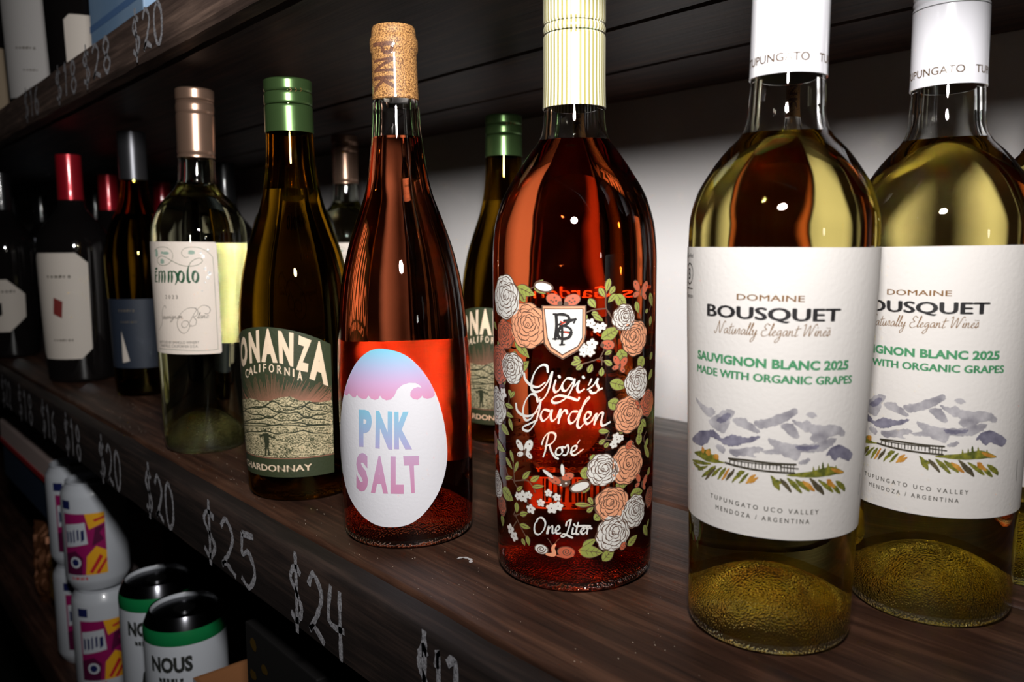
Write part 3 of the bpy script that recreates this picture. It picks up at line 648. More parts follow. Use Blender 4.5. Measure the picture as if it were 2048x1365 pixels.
ladybird(GA((560, 300))[0], 52, 3.792, -20); flush('printed_ladybird', .00022); ladybird(GA((700, 305))[0], 52, 3.792, 200); flush('printed_ladybird', .00022); ladybird(GA((970, 645))[0], 46, 3.792, 170); flush('printed_ladybird', .00022); ladybird(GB((1072, 108))[0], 34, 3.592, 40); flush('printed_ladybird', .00022); ladybird(GB((1028, 835))[0], 30, 3.592, 50); flush('printed_ladybird', .00022)
butterfly(GA((1222, 250))[0], 78, 3.792, 'c', 15); flush('printed_butterfly', .00022); butterfly(GA((1060, 810))[0], 66, 3.792, 'c', 20); flush('printed_butterfly', .00022); butterfly(GB((325, 160))[0], 78, 3.592, 'w', 10); flush('printed_butterfly', .00022); butterfly(GB((1160, 390))[0], 62, 3.592, 'c', 20); flush('printed_butterfly', .00022); butterfly(GA((1215, 1110))[0], 40, 3.792, 'c', 0); flush('printed_butterfly', .00022)
# flying ladybird
for c_, s_, a_, k_ in (((535, 360), (44, 24), -20, 'c'), ((630, 338), (40, 24), 25, 'c'), ((490, 318), (44, 12), -35, 'w'), ((593, 290), (42, 12), 95, 'w')):
    L['b'].append(oval(GB(c_)[0], *s_, 3.592, a_, .0003)); L[k_].append(oval(GB(c_)[0], *s_, 3.592, a_))
L['b'].append(oval(GB((595, 375))[0], 50, 36, 3.592, 0)); L['w'] += [oval(GB(p)[0], 7, 7, 3.592) for p in ((580, 395), (618, 385))]
for p in ((520, 352), (545, 372), (620, 330), (645, 345)): L['r'].append(oval(GB(p)[0], 6, 6, 3.592))
flush('printed_ladybird', .00022)
# two snails
L['b'].append(oval(GB((440, 858))[0], 50, 36, 3.592, 0, .0002)); L['w'].append(oval(GB((440, 858))[0], 46, 33, 3.592))
L['b'].append(oval(GB((618, 880))[0], 58, 40, 3.592, 0, .0002)); L['c'].append(oval(GB((618, 880))[0], 55, 37, 3.592))
for cx_, cy_, rr_ in ((440, 858, 34), (622, 878, 34)):
    L['r'] += gg.ribbon(GB(*[(cx_ + rr_ * (1 - i / 16) * math.cos(i * .8), cy_ + rr_ * (1 - i / 16) * .8 * math.sin(i * .8)) for i in range(14)]), .0004)
L['p'] += gg.ribbon(GB((480, 895), (530, 895), (525, 850), (540, 825)), [.0012, .0022, .0016, .001]); L['c'] += gg.ribbon(GB((555, 905), (620, 915), (668, 905)), [.0008, .0014, .0008])
stem(GB((520, 835), (500, 800), (485, 782)), .0004); stem(GB((535, 830), (550, 800), (568, 785)), .0004)
flush('printed_snails', .0002)
# shield with monogram
sh = lambda g: None
out_ = [(468, 343), (806, 343), (806, 560), (790, 630), (740, 695), (628, 758), (530, 700), (485, 640), (478, 560)]
mid_ = [(478, 352), (796, 352), (796, 560), (780, 625), (734, 684), (628, 744), (538, 690), (496, 635), (488, 560)]
in_ = [(492, 375), (775, 375), (773, 590), (740, 652), (625, 716), (545, 658), (516, 590)]
shield = []
O2 = .00034
def up(P): return [gg.uv(p) for p in GA(*P)]
b_shield = gg.surf('printed_shield', [up(out_)], BRN, O2 + .00016)
gg.surf('shield_border', [up(mid_)], PCH, O2 + .0002, b_shield); gg.surf('shield_border', [[(p[0], p[1]) for p in up([(484, 367), (784, 367), (782, 590), (746, 660), (625, 727), (537, 666), (508, 592)])]], BRN, O2 + .00022, b_shield)
gg.surf('shield_field', [up(in_)], LW, O2 + .00025, b_shield)
mg = []
for P_, w_ in [(((560, 412), (640, 420)), .0009), (((578, 415), (582, 500), (572, 600)), .0013), (((555, 600), (600, 600)), .0007), (((580, 418), (625, 412), (668, 428), (676, 452)), .0012), (((580, 500), (620, 480), (660, 470), (700, 462)), .0008),
               (((640, 462), (725, 452)), .0011), (((725, 445), (712, 478)), .0008), (((690, 455), (648, 495), (612, 500)), .0012), (((612, 500), (660, 508), (690, 530), (690, 560)), .0010), (((690, 565), (670, 590), (625, 600), (595, 580), (590, 545), (610, 515)), .0014),
               (((624, 515), (624, 590)), .0010), (((600, 545), (655, 548), (698, 552)), .0009), (((624, 615), (622, 640)), .0010), (((606, 645), (640, 643)), .0008)]:
    mg += gg.ribbon(GA(*P_), w_)
gg.surf('monogram', mg, BLKG, O2 + .0003, b_shield)
gg.surf('monogram', gg.ribbon(GA((612, 468), (635, 478)), .0006) + gg.ribbon(GA((615, 490), (650, 472)), .0005) + gg.ribbon(GA((640, 545), (672, 556)), .0006), mat('red_glass_print', srgb(190, 60, 40), .5), O2 + .00034, b_shield)
# lettering, pen-traced
wh = []
def pen(P, w=.00135, nib=(.9, .35)): 
    global wh; wh += gg.ribbon(P, w, True, 7, nib=nib)
for s_ in [((337, 862), (345, 905), (385, 950), (440, 965), (495, 930)), ((515, 850), (508, 805), (470, 800), (425, 840), (396, 910), (392, 975), (420, 1002), (470, 985), (515, 925), (545, 855)), ((550, 850), (535, 930), (515, 1000), (480, 1055), (440, 1068), (455, 1045)),
           ((575, 915), (560, 970), (572, 1003), (602, 985), (625, 945)), ((600, 883), (604, 890)), ((700, 905), (660, 900), (625, 945), (628, 985), (655, 990), (700, 935), (718, 905)), ((718, 905), (705, 960), (660, 1040), (600, 1080), (555, 1082), (550, 1055), (600, 1030), (680, 1045), (740, 1065), (752, 1045)),
           ((718, 960), (750, 920), (738, 975), (752, 1003), (790, 980)), ((782, 888), (786, 895)), ((845, 905), (832, 935), (822, 950)), ((815, 985), (860, 950), (892, 900), (885, 940), (898, 975), (880, 1005), (848, 1010), (835, 995)), ((895, 990), (925, 975))]:
    pen(GA(*s_))
for s_ in [((275, 1092), (285, 1145), (330, 1180), (385, 1182), (435, 1150)), ((438, 1075), (425, 1028), (385, 1022), (345, 1075), (328, 1150), (345, 1212), (385, 1205), (430, 1140), (462, 1075)), ((462, 1072), (448, 1150), (420, 1235), (375, 1295), (335, 1290), (330, 1268), (375, 1245), (435, 1215)),
           ((525, 1145), (485, 1138), (462, 1180), (478, 1222), (520, 1190), (545, 1140)), ((548, 1140), (538, 1195), (552, 1222), (585, 1195)), ((585, 1195), (612, 1130), (595, 1240)), ((600, 1210), (630, 1150), (655, 1145), (660, 1165)),
           ((735, 1150), (698, 1155), (672, 1200), (685, 1240), (725, 1215), (760, 1140)), ((760, 1145), (800, 1085), (825, 1055), (822, 1045), (795, 1075), (755, 1180), (738, 1250), (755, 1275), (785, 1245)), ((790, 1220), (832, 1190), (838, 1160), (810, 1158), (792, 1205), (812, 1245), (855, 1215)),
           ((850, 1215), (882, 1165), (865, 1250)), ((870, 1235), (905, 1170), (932, 1165), (918, 1225), (930, 1258), (985, 1230))]:
    pen(GA(*s_))
for s_ in [((445, 105), (460, 60), (490, 25), (530, 22), (545, 50), (520, 95), (470, 118)), ((495, 30), (480, 90), (470, 150), (455, 195)), ((500, 108), (515, 160), (540, 195), (560, 208)), ((585, 125), (555, 135), (545, 170), (565, 182), (592, 160), (588, 125), (610, 128)),
           ((612, 130), (628, 108), (636, 140), (622, 178), (600, 182)), ((650, 165), (690, 140), (692, 115), (665, 125), (655, 165), (680, 182), (740, 140)), ((700, 98), (716, 75)),
           ((425, 635), (395, 680), (395, 735), (425, 752), (460, 715), (470, 665), (445, 632), (415, 640), (410, 660)), ((480, 745), (495, 690), (488, 745)), ((490, 720), (520, 690), (522, 740), (545, 735)), ((545, 730), (572, 710), (562, 690), (545, 712), (552, 745), (578, 742)),
           ((618, 690), (625, 662), (655, 645)), ((655, 645), (640, 700), (622, 750), (600, 770), (585, 762), (605, 750), (662, 775)), ((668, 705), (662, 745), (680, 745)), ((676, 680), (678, 685)), ((705, 668), (690, 740), (706, 750)), ((688, 694), (740, 690), (790, 692)), ((722, 735), (748, 715), (738, 702), (722, 730), (740, 750), (760, 735)), ((764, 705), (772, 712), (768, 748)), ((770, 725), (784, 706), (800, 708))]:
    wh += gg.ribbon(GB(*s_), .00105, True, 6, nib=(.9, .4))
lt = gg.surf('printed_text', wh, LW, .0005, cut=False)
# text and barcode printed on the back of the glass, seen through the wine in reverse
bt = gg.cam_th * gg.R0 + PI * gg.R0
def back(body, z, h, hw, dx=0, bold=.01): return [[(bt + dx - hw + 2 * hw * p[0], z + h * p[1]) for p in q] for q in font_polys(body, bold)]
bk = []
for i, (tx, z, h, hw, dx) in enumerate([("Gigi's Garden Rose", .136, .006, .026, 0), ("A wild garden", .116, .003, .018, .002), ("gardens our server", .109, .0024, .02, 0), ("of crisp and", .102, .0024, .016, -.004), ("even in the", .095, .0024, .014, -.003), 
      ("PRODUCED AND BOTTLED BY", .070, .0018, .021, 0), ("VINEYARDS, NAPA, CA", .0665, .0018, .02, 0), ("ACCORDING TO THE SURGEON", .0625, .0015, .022, 0), ("ALCOHOLIC BEVERAGES DURING", .0590, .0015, .022, 0), ("BIRTH DEFECTS (2) CONSUMPTION", .0555, .0015, .023, 0), ("YOUR ABILITY TO DRIVE", .0520, .0015, .02, 0), ("CAUSE HEALTH PROBLEMS", .0485, .0015, .019, 0), ("ALC. 12.5% BY VOL", .0435, .0028, .022, 0)]):
    bk += back(tx, z, h, hw, dx, .012)
bo = gg.surf('back_text', bk, LW, .0001)
bp_ = [[(bt - .019, .0235), (bt + .012, .0235), (bt + .012, .041), (bt - .019, .041)]]
bcode = gg.surf('barcode', bp_, LW, .0001)
rd = random.Random(8); x = bt - .016; bars = []
while x < bt + .0085:
    w_ = rd.choice((.00035, .0007, .001)); bars.append([(x, .0275), (x + w_, .0275), (x + w_, .0400), (x, .0400)]); x += w_ + rd.choice((.0004, .0007, .0009))
bars += local_text(gg, '1 88', bt - .016, bt + .009, .0243, .0024)
gg.surf('printed_text', bars, BLKG, .00006, bcode)
# striped capsule
def stripes(name, c1, c2, n):
    m = mat(name, c1, .3, coat=.4); nt = m.node_tree; N = nt.nodes.new; Lk = nt.links.new; b = nt.nodes['Principled BSDF']
    tc = N('ShaderNodeTexCoord'); sp = N('ShaderNodeSeparateXYZ'); Lk(tc.outputs['Object'], sp.inputs[0])
    at = N('ShaderNodeMath'); at.operation = 'ARCTAN2'; Lk(sp.outputs['X'], at.inputs[0]); Lk(sp.outputs['Y'], at.inputs[1])
    mu = N('ShaderNodeMath'); mu.operation = 'MULTIPLY'; mu.inputs[1].default_value = n; Lk(at.outputs[0], mu.inputs[0])
    sn = N('ShaderNodeMath'); sn.operation = 'SINE'; Lk(mu.outputs[0], sn.inputs[0])
    gt = N('ShaderNodeMath'); gt.operation = 'GREATER_THAN'; gt.inputs[1].default_value = .1; Lk(sn.outputs[0], gt.inputs[0])
    mx = N('ShaderNodeMix'); mx.data_type = 'RGBA'; mx.inputs[6].default_value = (*c1, 1); mx.inputs[7].default_value = (*c2, 1); Lk(gt.outputs[0], mx.inputs[0]); Lk(mx.outputs[2], b.inputs['Base Color']); return m
STR = stripes('olive_and_cream_stripes', srgb(236, 230, 208), srgb(150, 142, 84), 44)
zc0 = gg.hit(1148, 208)[1]
link('capsule', cap_mesh(gg, zc0, .2845, .0006, (.2625, .2668), .0009), gg.o, [STR])

# ---- 3. pink rose with the egg label
PK = [(0, .0366), (.03, .0374), (.06, .0375), (.09, .0373), (.121, .0358), (.1435, .0332), (.162, .0290), (.178, .0237), (.192, .0187), (.2, .0168), (.2136, .0148), (.2225, .0137), (.2405, .0127), (.2662, .0123), (.2683, .0131), (.2735, .0131), (.2755, .0122), (.2795, .0118), (.281, .0108)]
pk = Bottle('wine_bottle', 'sloping clear bottle of rose wine with a white egg-shaped label and bare cork', -.3832, .2546, -.011, 0, PK,
            fill=.2225, punt=.03, punt_r=.029, gtop=.2425, glass=ROSEG, wine=PINK_W, surface=W_TOP)
E5 = cropper(460, 600, 2.624)
egg = [(800, 257), (720, 275), (650, 350), (600, 480), (580, 620), (577, 760), (590, 900), (620, 1020), (680, 1120), (760, 1180), (855, 1195), (950, 1175), (1030, 1110), (1100, 1000), (1135, 880), (1140, 760), (1115, 600), (1070, 470), (1000, 360), (910, 285)]
eu = catmull([pk.uv(p) for p in E5(*egg)], 5, True)
el = pk.surf('label', [eu], mat('white_textured_paper', srgb(222, 220, 226), .7, bump=.2, bscale=600), .00004, thick=.00014, vcut=.006)
def zgrad(name, stops):
    m = mat(name, (.5, .5, .5), .6); nt = m.node_tree; N = nt.nodes.new; Lk = nt.links.new; b = nt.nodes['Principled BSDF']
    tc = N('ShaderNodeTexCoord'); sp = N('ShaderNodeSeparateXYZ'); Lk(tc.outputs['Object'], sp.inputs[0]); mr = N('ShaderNodeMapRange')
    mr.inputs[1].default_value = stops[0][0]; mr.inputs[2].default_value = stops[-1][0]; Lk(sp.outputs['Z'], mr.inputs[0])
    r = N('ShaderNodeValToRGB'); e = r.color_ramp.elements; z0, z1 = stops[0][0], stops[-1][0]
    e[0].color = (*srgb(*stops[0][1]), 1); e[1].color = (*srgb(*stops[-1][1]), 1)
    for z, c in stops[1:-1]: q = e.new((z - z0) / (z1 - z0)); q.color = (*srgb(*c), 1)
    Lk(mr.outputs[0], r.inputs[0]); Lk(r.outputs[0], b.inputs['Base Color']); return m
zz = lambda y: pk.hit(*E5((820, y))[0])[1]
GRAD = zgrad('pastel_sky_print', [(zz(525), (218, 152, 188)), (zz(440), (206, 168, 208)), (zz(360), (176, 182, 218)), (zz(258), (120, 196, 222))])
wave = [(597, 492), (605, 500), (615, 502), (624, 488), (632, 500), (645, 512), (658, 512), (666, 498), (675, 512), (695, 520), (715, 520), (727, 503), (738, 518), (760, 526), (778, 520), (787, 503), (798, 518), (820, 528), (842, 524), (862, 505), (878, 470), (905, 447), (940, 436), (975, 437), (998, 450), (1005, 462),
        (985, 458), (962, 466), (947, 485), (946, 505), (960, 520), (985, 525), (1003, 512), (1008, 503), (1015, 515), (1035, 520), (1060, 515), (1076, 500)]
topo = catmull([(1070, 470), (1000, 360), (910, 285), (800, 257), (720, 275), (650, 350), (600, 480)], 5)
pk.surf('printed_sky', [[pk.uv(p) for p in E5(*(wave + topo))]], GRAD, .00024, el, vcut=.006)
T2 = zgrad('pastel_letter_print', [(zz(1005), (204, 140, 176)), (zz(830), (196, 156, 190)), (zz(770), (170, 168, 210)), (zz(590), (134, 190, 216))])
pk.surf('printed_text', pk.glyph('P', E5((677, 758), (742, 760), (745, 592), (675, 590)), .055) + pk.glyph('N', E5((762, 766), (852, 773), (852, 601), (765, 596)), .055) + pk.glyph('K', E5((862, 771), (955, 772), (947, 601), (862, 602)), .055)
        + pk.glyph('S', E5((662, 988), (725, 992), (725, 820), (662, 820)), .055) + pk.glyph('A', E5((740, 1000), (828, 1005), (815, 836), (755, 834)), .055) + pk.glyph('L', E5((842, 1005), (912, 1006), (912, 837), (842, 836)), .055) + pk.glyph('T', E5((928, 1003), (992, 1000), (992, 833), (910, 835)), .055), T2, .00026, el)
z0_, z1_ = pk.uv((800, 968))[1], pk.uv((800, 703))[1]
pb = pk.cam_th * pk.R0 + PI * pk.R0
pk.surf('back_label', [[(pb - .032, z0_ - .004), (pb + .032, z0_ - .004), (pb + .032, z1_ - .002), (pb - .032, z1_ - .002)]], mat('grey_back_label_paper', srgb(186, 182, 182), .7), .00004, thick=.00014, vcut=.01)
# cork seen through the bare neck, with a burnt-in word
CORK = noisy('cork', srgb(96, 58, 28), srgb(194, 142, 84), 1300, .6, coat=1, lo=.38, hi=.6); CORK.node_tree.nodes['Principled BSDF'].inputs['Coat Roughness'].default_value = .03
CORKD = noisy('burnt_cork', srgb(70, 40, 30), srgb(120, 78, 54), 1500, .6, coat=1)
cz = .2425
cork = link('cork', lathe_mesh('cork', [(0, cz - .0005), (pk.P(cz) - .0006, cz - .0005), (pk.P(cz), cz)] + [(pk.P(z), z) for z in [cz + .0012 * i for i in range(1, 32)]] + [(.0112, .2808), (.0095, .2812), (.0088, .2798), (0, .2798)], 96, 30), pk.o, [CORK])
F6 = cropper(720, 30, 5.057)
def cq(x0, x1, y0, y1): return F6((x1, y0), (x1, y1), (x0, y1), (x0, y0))
bc = []
bc += pk.glyph('K', F6((140, 630), (145, 790), (355, 765), (355, 612)), .03) + pk.glyph('N', F6((140, 460), (140, 585), (355, 570), (355, 420)), .03) + pk.glyph('P', F6((130, 285), (145, 415), (335, 400), (335, 262)), .03)
pk.surf('printed_text', bc, CORKD, .00006, cork)

clone(pk, at_plane(1595, 560, 1, .49).x, .49, 0, 0, 'rose bottle at the back, met only through the glass of the nearest white-capsuled bottle')
clone(pk, at_plane(1172, 560, 1, .455).x, .455, 0, 0, 'rose bottle at the back, met only through the glass of the flower-printed bottle')
# ---- 4. chardonnay with the green label
BN = [(0, .0352), (.02, .0362), (.06, .0370), (.1, .0372), (.12, .0366), (.14, .0345), (.158, .0308), (.175, .0255), (.19, .0205), (.205, .0172), (.22, .0155), (.236, .0149), (.262, .0147), (.27, .0147)]
bn = Bottle('wine_bottle', 'olive glass chardonnay bottle with a green landscape label, in the front row', -.5002, .2470, -.004, 0, BN,
            fill=.2, punt=.02, punt_r=.028, glass=AMBER, wine=CHARD, surface=W_TOP, group='green-capped chardonnay bottles')
N4 = cropper(470, 640, 4.014)
GL = mat('dark_green_label', srgb(52, 60, 36), .65, bump=.4, bscale=600)
topn = [(25, 122), (45, 92), (110, 66), (200, 57), (330, 64), (500, 88), (620, 112), (700, 148), (772, 214)]
tu = [bn.uv(p) for p in N4(*topn)]; zb = bn.uv(N4((420, 1268))[0])[1]; ur = bn.uv(N4((785, 700))[0])[0]; um = bn.uv(N4((245, 400))[0])[0]; ul = 2 * um - ur
zt = max(p[1] for p in tu)
arch = [(u, zt - .0125 * abs((u - um) / (ur - um)) ** 2.0 ) for u in [ur + (ul - ur) * i / 20 for i in range(21)]]
gl = bn.surf('label', [[(ul, zb), (ur, zb)] + arch], GL, .00004, thick=.00014, vcut=.008)
CRM = mat('cream_print', srgb(240, 214, 184), .6); PNKP = mat('copper_pink_print', srgb(178, 118, 96), .5)
def rg(ch, q, b=.05): return bn.glyph(ch, N4(*q), b)
big = rg('O', ((48, 368), (103, 350), (93, 142), (46, 165))) + rg('N', ((118, 335), (200, 325), (192, 97), (108, 120))) + rg('A', ((213, 320), (338, 326), (300, 92), (228, 95)), .06) + rg('N', ((355, 328), (468, 358), (470, 127), (345, 107)), .06)
big += rg('Z', ((490, 380), (592, 403), (612, 185), (500, 142)), .06) + rg('A', ((600, 450), (747, 508), (712, 208), (640, 190)), .06)
uA0, uA1 = bn.uv(N4((600, 450))[0]), bn.uv(N4((747, 508))[0])
big += [[(2 * um - .0006 - p[0] - .0, p[1]) for p in q] for q in bn.glyph('B', [bn.uv(N4(c)[0]) for c in ((745, 500), (622, 452), (645, 190), (706, 208))], .06, False)]
bn.surf('printed_text', big, CRM, .00026, gl)
sm = []
for ch, x0, x1, yb, yt in [('C', 83, 108, 462, 396), ('A', 110, 146, 440, 378), ('L', 152, 178, 427, 366), ('I', 191, 202, 420, 357), ('F', 226, 250, 416, 354), ('O', 271, 314, 420, 356), ('R', 336, 376, 430, 365), ('N', 396, 440, 445, 381), ('I', 463, 476, 457, 394), ('A', 500, 542, 486, 412)]:
    k = (x1 - x0) * .1
    sm += rg(ch, ((x0, yb), (x1, yb + k), (x1, yt + k), (x0, yt)), .03)
sm += bn.text('CHARDONNAY', *N4((98, 1160), (620, 1206)), 12.5, .02)
bn.surf('printed_text', sm, CRM, .00026, gl)
rdm = random.Random(4); ry = []
for i in range(110):
    x = 60 + i * 6.5; a = (x - 300) / 260; l_ = 205 * rdm.uniform(.4, 1.1) * (1 - .35 * abs(a)) + 20; y0 = 660
    ry += bn.ribbon(N4((min(x, 768), y0), (min(x + a * l_ * .8, 774), y0 - l_)), [.00035, .0001], smooth=False)
bn.surf('printed_sunrays', ry, PNKP, .0002, gl)
def engraving(name):
    m = mat(name, (.5, .5, .5), .65); nt = m.node_tree; N = nt.nodes.new; Lk = nt.links.new; b = nt.nodes['Principled BSDF']
    tc = N('ShaderNodeTexCoord'); v = N('ShaderNodeTexVoronoi'); v.inputs['Scale'].default_value = 700; v.feature = 'DISTANCE_TO_EDGE'; Lk(tc.outputs['Object'], v.inputs[0])
    n = N('ShaderNodeTexNoise'); n.inputs['Scale'].default_value = 110; n.inputs['Detail'].default_value = 8; n.inputs['Roughness'].default_value = .75; Lk(tc.outputs['Object'], n.inputs[0])
    w = N('ShaderNodeTexWave'); w.bands_direction = 'Z'; w.inputs['Scale'].default_value = 150; w.inputs['Distortion'].default_value = 14; w.inputs['Detail'].default_value = 4; w.inputs['Detail Scale'].default_value = 2.5; Lk(tc.outputs['Object'], w.inputs[0])
    a = N('ShaderNodeMath'); a.operation = 'MULTIPLY'; Lk(v.outputs['Distance'], a.inputs[0]); a.inputs[1].default_value = .9
    c = N('ShaderNodeMath'); c.operation = 'MULTIPLY_ADD'; Lk(w.outputs['Fac'], c.inputs[0]); c.inputs[1].default_value = .36; Lk(a.outputs[0], c.inputs[2])
    d = N('ShaderNodeMath'); d.operation = 'MULTIPLY_ADD'; Lk(n.outputs['Fac'], d.inputs[0]); d.inputs[1].default_value = .6; Lk(c.outputs[0], d.inputs[2])
    r = N('ShaderNodeValToRGB'); e = r.color_ramp.elements; e[0].position = .42; e[1].position = .78; e[0].color = (*srgb(62, 66, 40), 1); e[1].color = (*srgb(214, 196, 156), 1); Lk(d.outputs[0], r.inputs[0]); Lk(r.outputs[0], b.inputs['Base Color']); return m
ridge = [(48, 640), (130, 630), (200, 650), (270, 655), (340, 630), (440, 615), (520, 650), (600, 650), (640, 670), (700, 660), (780, 645)]
low = [(798, 1062), (700, 1085), (560, 1102), (420, 1108), (300, 1100), (180, 1085), (75, 1055)]
ru = [bn.uv(p) for p in N4(*ridge)]; lu = [bn.uv(p) for p in N4(*low)]; zl = sum(p[1] for p in lu) / len(lu)
hills = [(ul, zl)] + [(ur - .0002, zl)] + ru[::-1][:-1] + [(ru[0][0], ru[0][1]), (ul, ru[0][1])]
bn.surf('printed_landscape', [hills], engraving('engraved_hills'), .00022, gl)
rl = []; cr_ = []
for y0, amp, ph_ in ((690, 22, 0), (720, 18, 2), (762, 20, 4), (800, 14, 1), (838, 8, 3), (850, 4, 5), (905, 10, 2)):
    P = [(50 + i * 30, y0 + amp * math.sin(i * .55 + ph_) + amp * .5 * math.sin(i * 1.3 + ph_)) for i in range(25)]
    rl += bn.ribbon(N4(*P), [.0004, .0012, .0005, .0011, .0004]); cr_ += bn.ribbon(N4(*[(x, y + 9) for x, y in P]), [.0002, .0008, .0003, .0007, .0002])
man = [[(237, 880), (253, 880), (254, 905), (236, 905)], [(226, 912), (266, 910), (276, 985), (268, 1010), (282, 1092), (268, 1092), (258, 1025), (250, 1092), (238, 1092), (240, 1010), (232, 960)], [(262, 912), (300, 940), (322, 942), (318, 956), (295, 954), (262, 938)], [(228, 915), (204, 922), (196, 938), (204, 944), (228, 935)]]
bn.surf('printed_landscape', rl + [[bn.uv(p) for p in N4(*q)] for q in man] + bn.ribbon(N4((200, 925), (212, 1088)), .0003), mat('engraving_dark', srgb(46, 50, 30), .65), .00028, gl)
bn.surf('printed_landscape', cr_, mat('engraving_light', srgb(206, 190, 150), .65), .00026, gl)
bn.surf('printed_line', bn.ribbon([(ul, zl - .0006), (ur, zl - .0006)], .0004, False), PNKP, .00026, gl, cut=True)
GC = mat('green_metal_capsule', srgb(84, 112, 66), .28, .75)
link('capsule', cap_mesh(bn, .2365, .2698, .0006, (.2535, .2615), .0008), bn.o, [GC])
g4 = cropper(460, 120, 2.624); ar = []
for x in (318, 345, 372): ar += bn.ribbon(g4((x - 5, 148), (x + 4, 157), (x - 5, 166)), .0004, smooth=False)
bn.surf('printed_arrows', ar, BRZ, .0008)
fb = face_for(bn, -.5210, .4470, .0, N4((275, 200))[0], (972, 650))
clone(bn, -.5210, .4470, 0, fb, 'green-capped chardonnay bottle half hidden behind the flower-printed bottle')

# ---- 5. pale bottle with the looping cream label
EM = [(0, .0298), (.0116, .0312), (.06, .0332), (.11, .0350), (.160, .0364), (.1745, .0362), (.186, .0340), (.196, .0290), (.204, .0222), (.2095, .0172), (.216, .0144), (.223, .0139), (.2329, .0137), (.2797, .0140), (.286, .0140)]
em = Bottle('wine_bottle', 'pale green sauvignon bottle with bronze cap and cream scrollwork label, front row', -.6602, .2400, .0164, 0, EM,
            fill=.2135, punt=.034, punt_r=.0245, glass=GREENISH, wine=PALE_W, surface=W_TOP, group='bronze-capped pale bottles')
M5 = cropper(290, 470, 5.46)
ztt, zbb = em.uv(M5((500, 76))[0])[1], em.uv(M5((560, 1306))[0])[1]
umid = em.uv(M5((290, 680))[0])[0]; urr = em.uv(M5((840, 1150))[0])[0]; urt = em.uv(M5((785, 200))[0])[0]; ulx = 2 * umid - urr
def rrect(x0, x1, x1t, z0, z1, r=.002):
    P = []
    for cx, cz_, a0, in ((x1 - r, z0 + r, -90), (x1t - r, z1 - r, 0), (x0 + r, z1 - r, 90), (x0 + r, z0 + r, 180)):
        P += [(cx + r * math.cos(math.radians(a0 + i * 18)), cz_ + r * math.sin(math.radians(a0 + i * 18))) for i in range(6)]
    return P
ml = em.surf('label', [rrect(ulx, urr, urt, zbb, ztt)], mat('ivory_paper', srgb(232, 218, 206), .6, bump=.3, bscale=500), .00004, thick=.00014, vcut=.012)
FG = mat('forest_green_print', srgb(44, 86, 60), .4); GRY = mat('grey_print', srgb(92, 84, 74), .5)
ln = []
for P, w_ in [([(290, 280), (250, 320), (190, 335), (145, 310), (135, 270), (160, 238), (200, 235), (260, 265), (340, 310), (420, 338), (500, 343), (570, 330), (620, 300), (625, 270), (595, 255), (550, 265), (500, 300), (478, 345)], .0004),
              ([(295, 270), (303, 225), (285, 175), (235, 140), (180, 133), (130, 145), (100, 185)], .0003),
              ([(475, 240), (440, 248), (405, 220), (400, 180), (440, 145), (520, 135), (600, 145), (680, 185), (735, 240), (745, 300), (770, 700), (800, 1250)], .0003), ([(800, 1250), (700, 1262), (500, 1265), (300, 1255), (150, 1240)], .0003)]:
    ln += em.ribbon(M5(*P), w_)
def ver(x, y0, y1, w=.0021): return em.ribbon(M5((x, y0), (x + 4, (y0 + y1) / 2), (x + 1, y1)), [w * .5, w, w * .7])
bl_ = ver(112, 405, 508) + em.ribbon(M5((112, 405), (128, 398)), .0011) + em.ribbon(M5((112, 508), (135, 512)), .0009) + em.ribbon(M5((112, 448), (134, 440)), .0008) + em.ribbon(M5((116, 372), (130, 368)), .0016)
for x in (152, 182, 212, 255, 290): bl_ += ver(x, 400, 515)
bl_ += em.ribbon(M5((322, 400), (345, 430), (352, 490), (330, 545)), [.0008, .002, .0016, .0005])
for x in (152, 182, 255, 290): bl_ += em.ribbon(M5((x, 425), (x + 20, 398), (x + 34, 412)), [.0004, .0011, .0006])
for cx_ in (393, 550): bl_ += em.ribbon(M5(*[(cx_ + 30 * math.sin(a * PI / 8), 458 - 58 * math.cos(a * PI / 8)) for a in range(17)]), .0021, nib=(-.6, .25))
bl_ += em.ribbon(M5((478, 338), (466, 400), (468, 480), (482, 518), (500, 508)), [.0006, .0016, .0022, .0018, .0006])
em.surf('printed_text', bl_, FG, .00026, ml, cut=False)
em.surf('printed_scrolls', ln, mat('moss_line_print', srgb(92, 104, 78), .5), .00024, ml, cut=False)
em.surf('printed_leaves', [oval_ for oval_ in [[(u + a * math.cos(i * .63) * (1 + .25 * math.sin(i * 2.3)), z + b_ * math.sin(i * .63)) for i in range(10)] for (u, z), a, b_ in [(em.uv(M5(p)[0]), a, b_) for p, a, b_ in (((125, 200), .0018, .0032), ((185, 195), .0014, .001), ((225, 200), .003, .0012), ((185, 290), .0022, .002), ((505, 192), .0026, .0016))]]],
        mat('pale_leaf_print', srgb(150, 172, 156), .6), .00022, ml)
cu_ = em.text('2 0 2 3', *M5((222, 697), (358, 699)), 7, .012) + em.text('BOTTLED BY EMMOLO WINERY', *M5((165, 1182), (594, 1188)), 5.2) + em.text('FAIRFIELD, CALIFORNIA U.S.A.', *M5((180, 1222), (582, 1231)), 5.2)
cu_ += cursive(em, 'auvignon', *M5((192, 918), (412, 916)), .0021, .0005) + cursive(em, 'lanc', *M5((572, 914), (696, 908)), .0021, .0005)
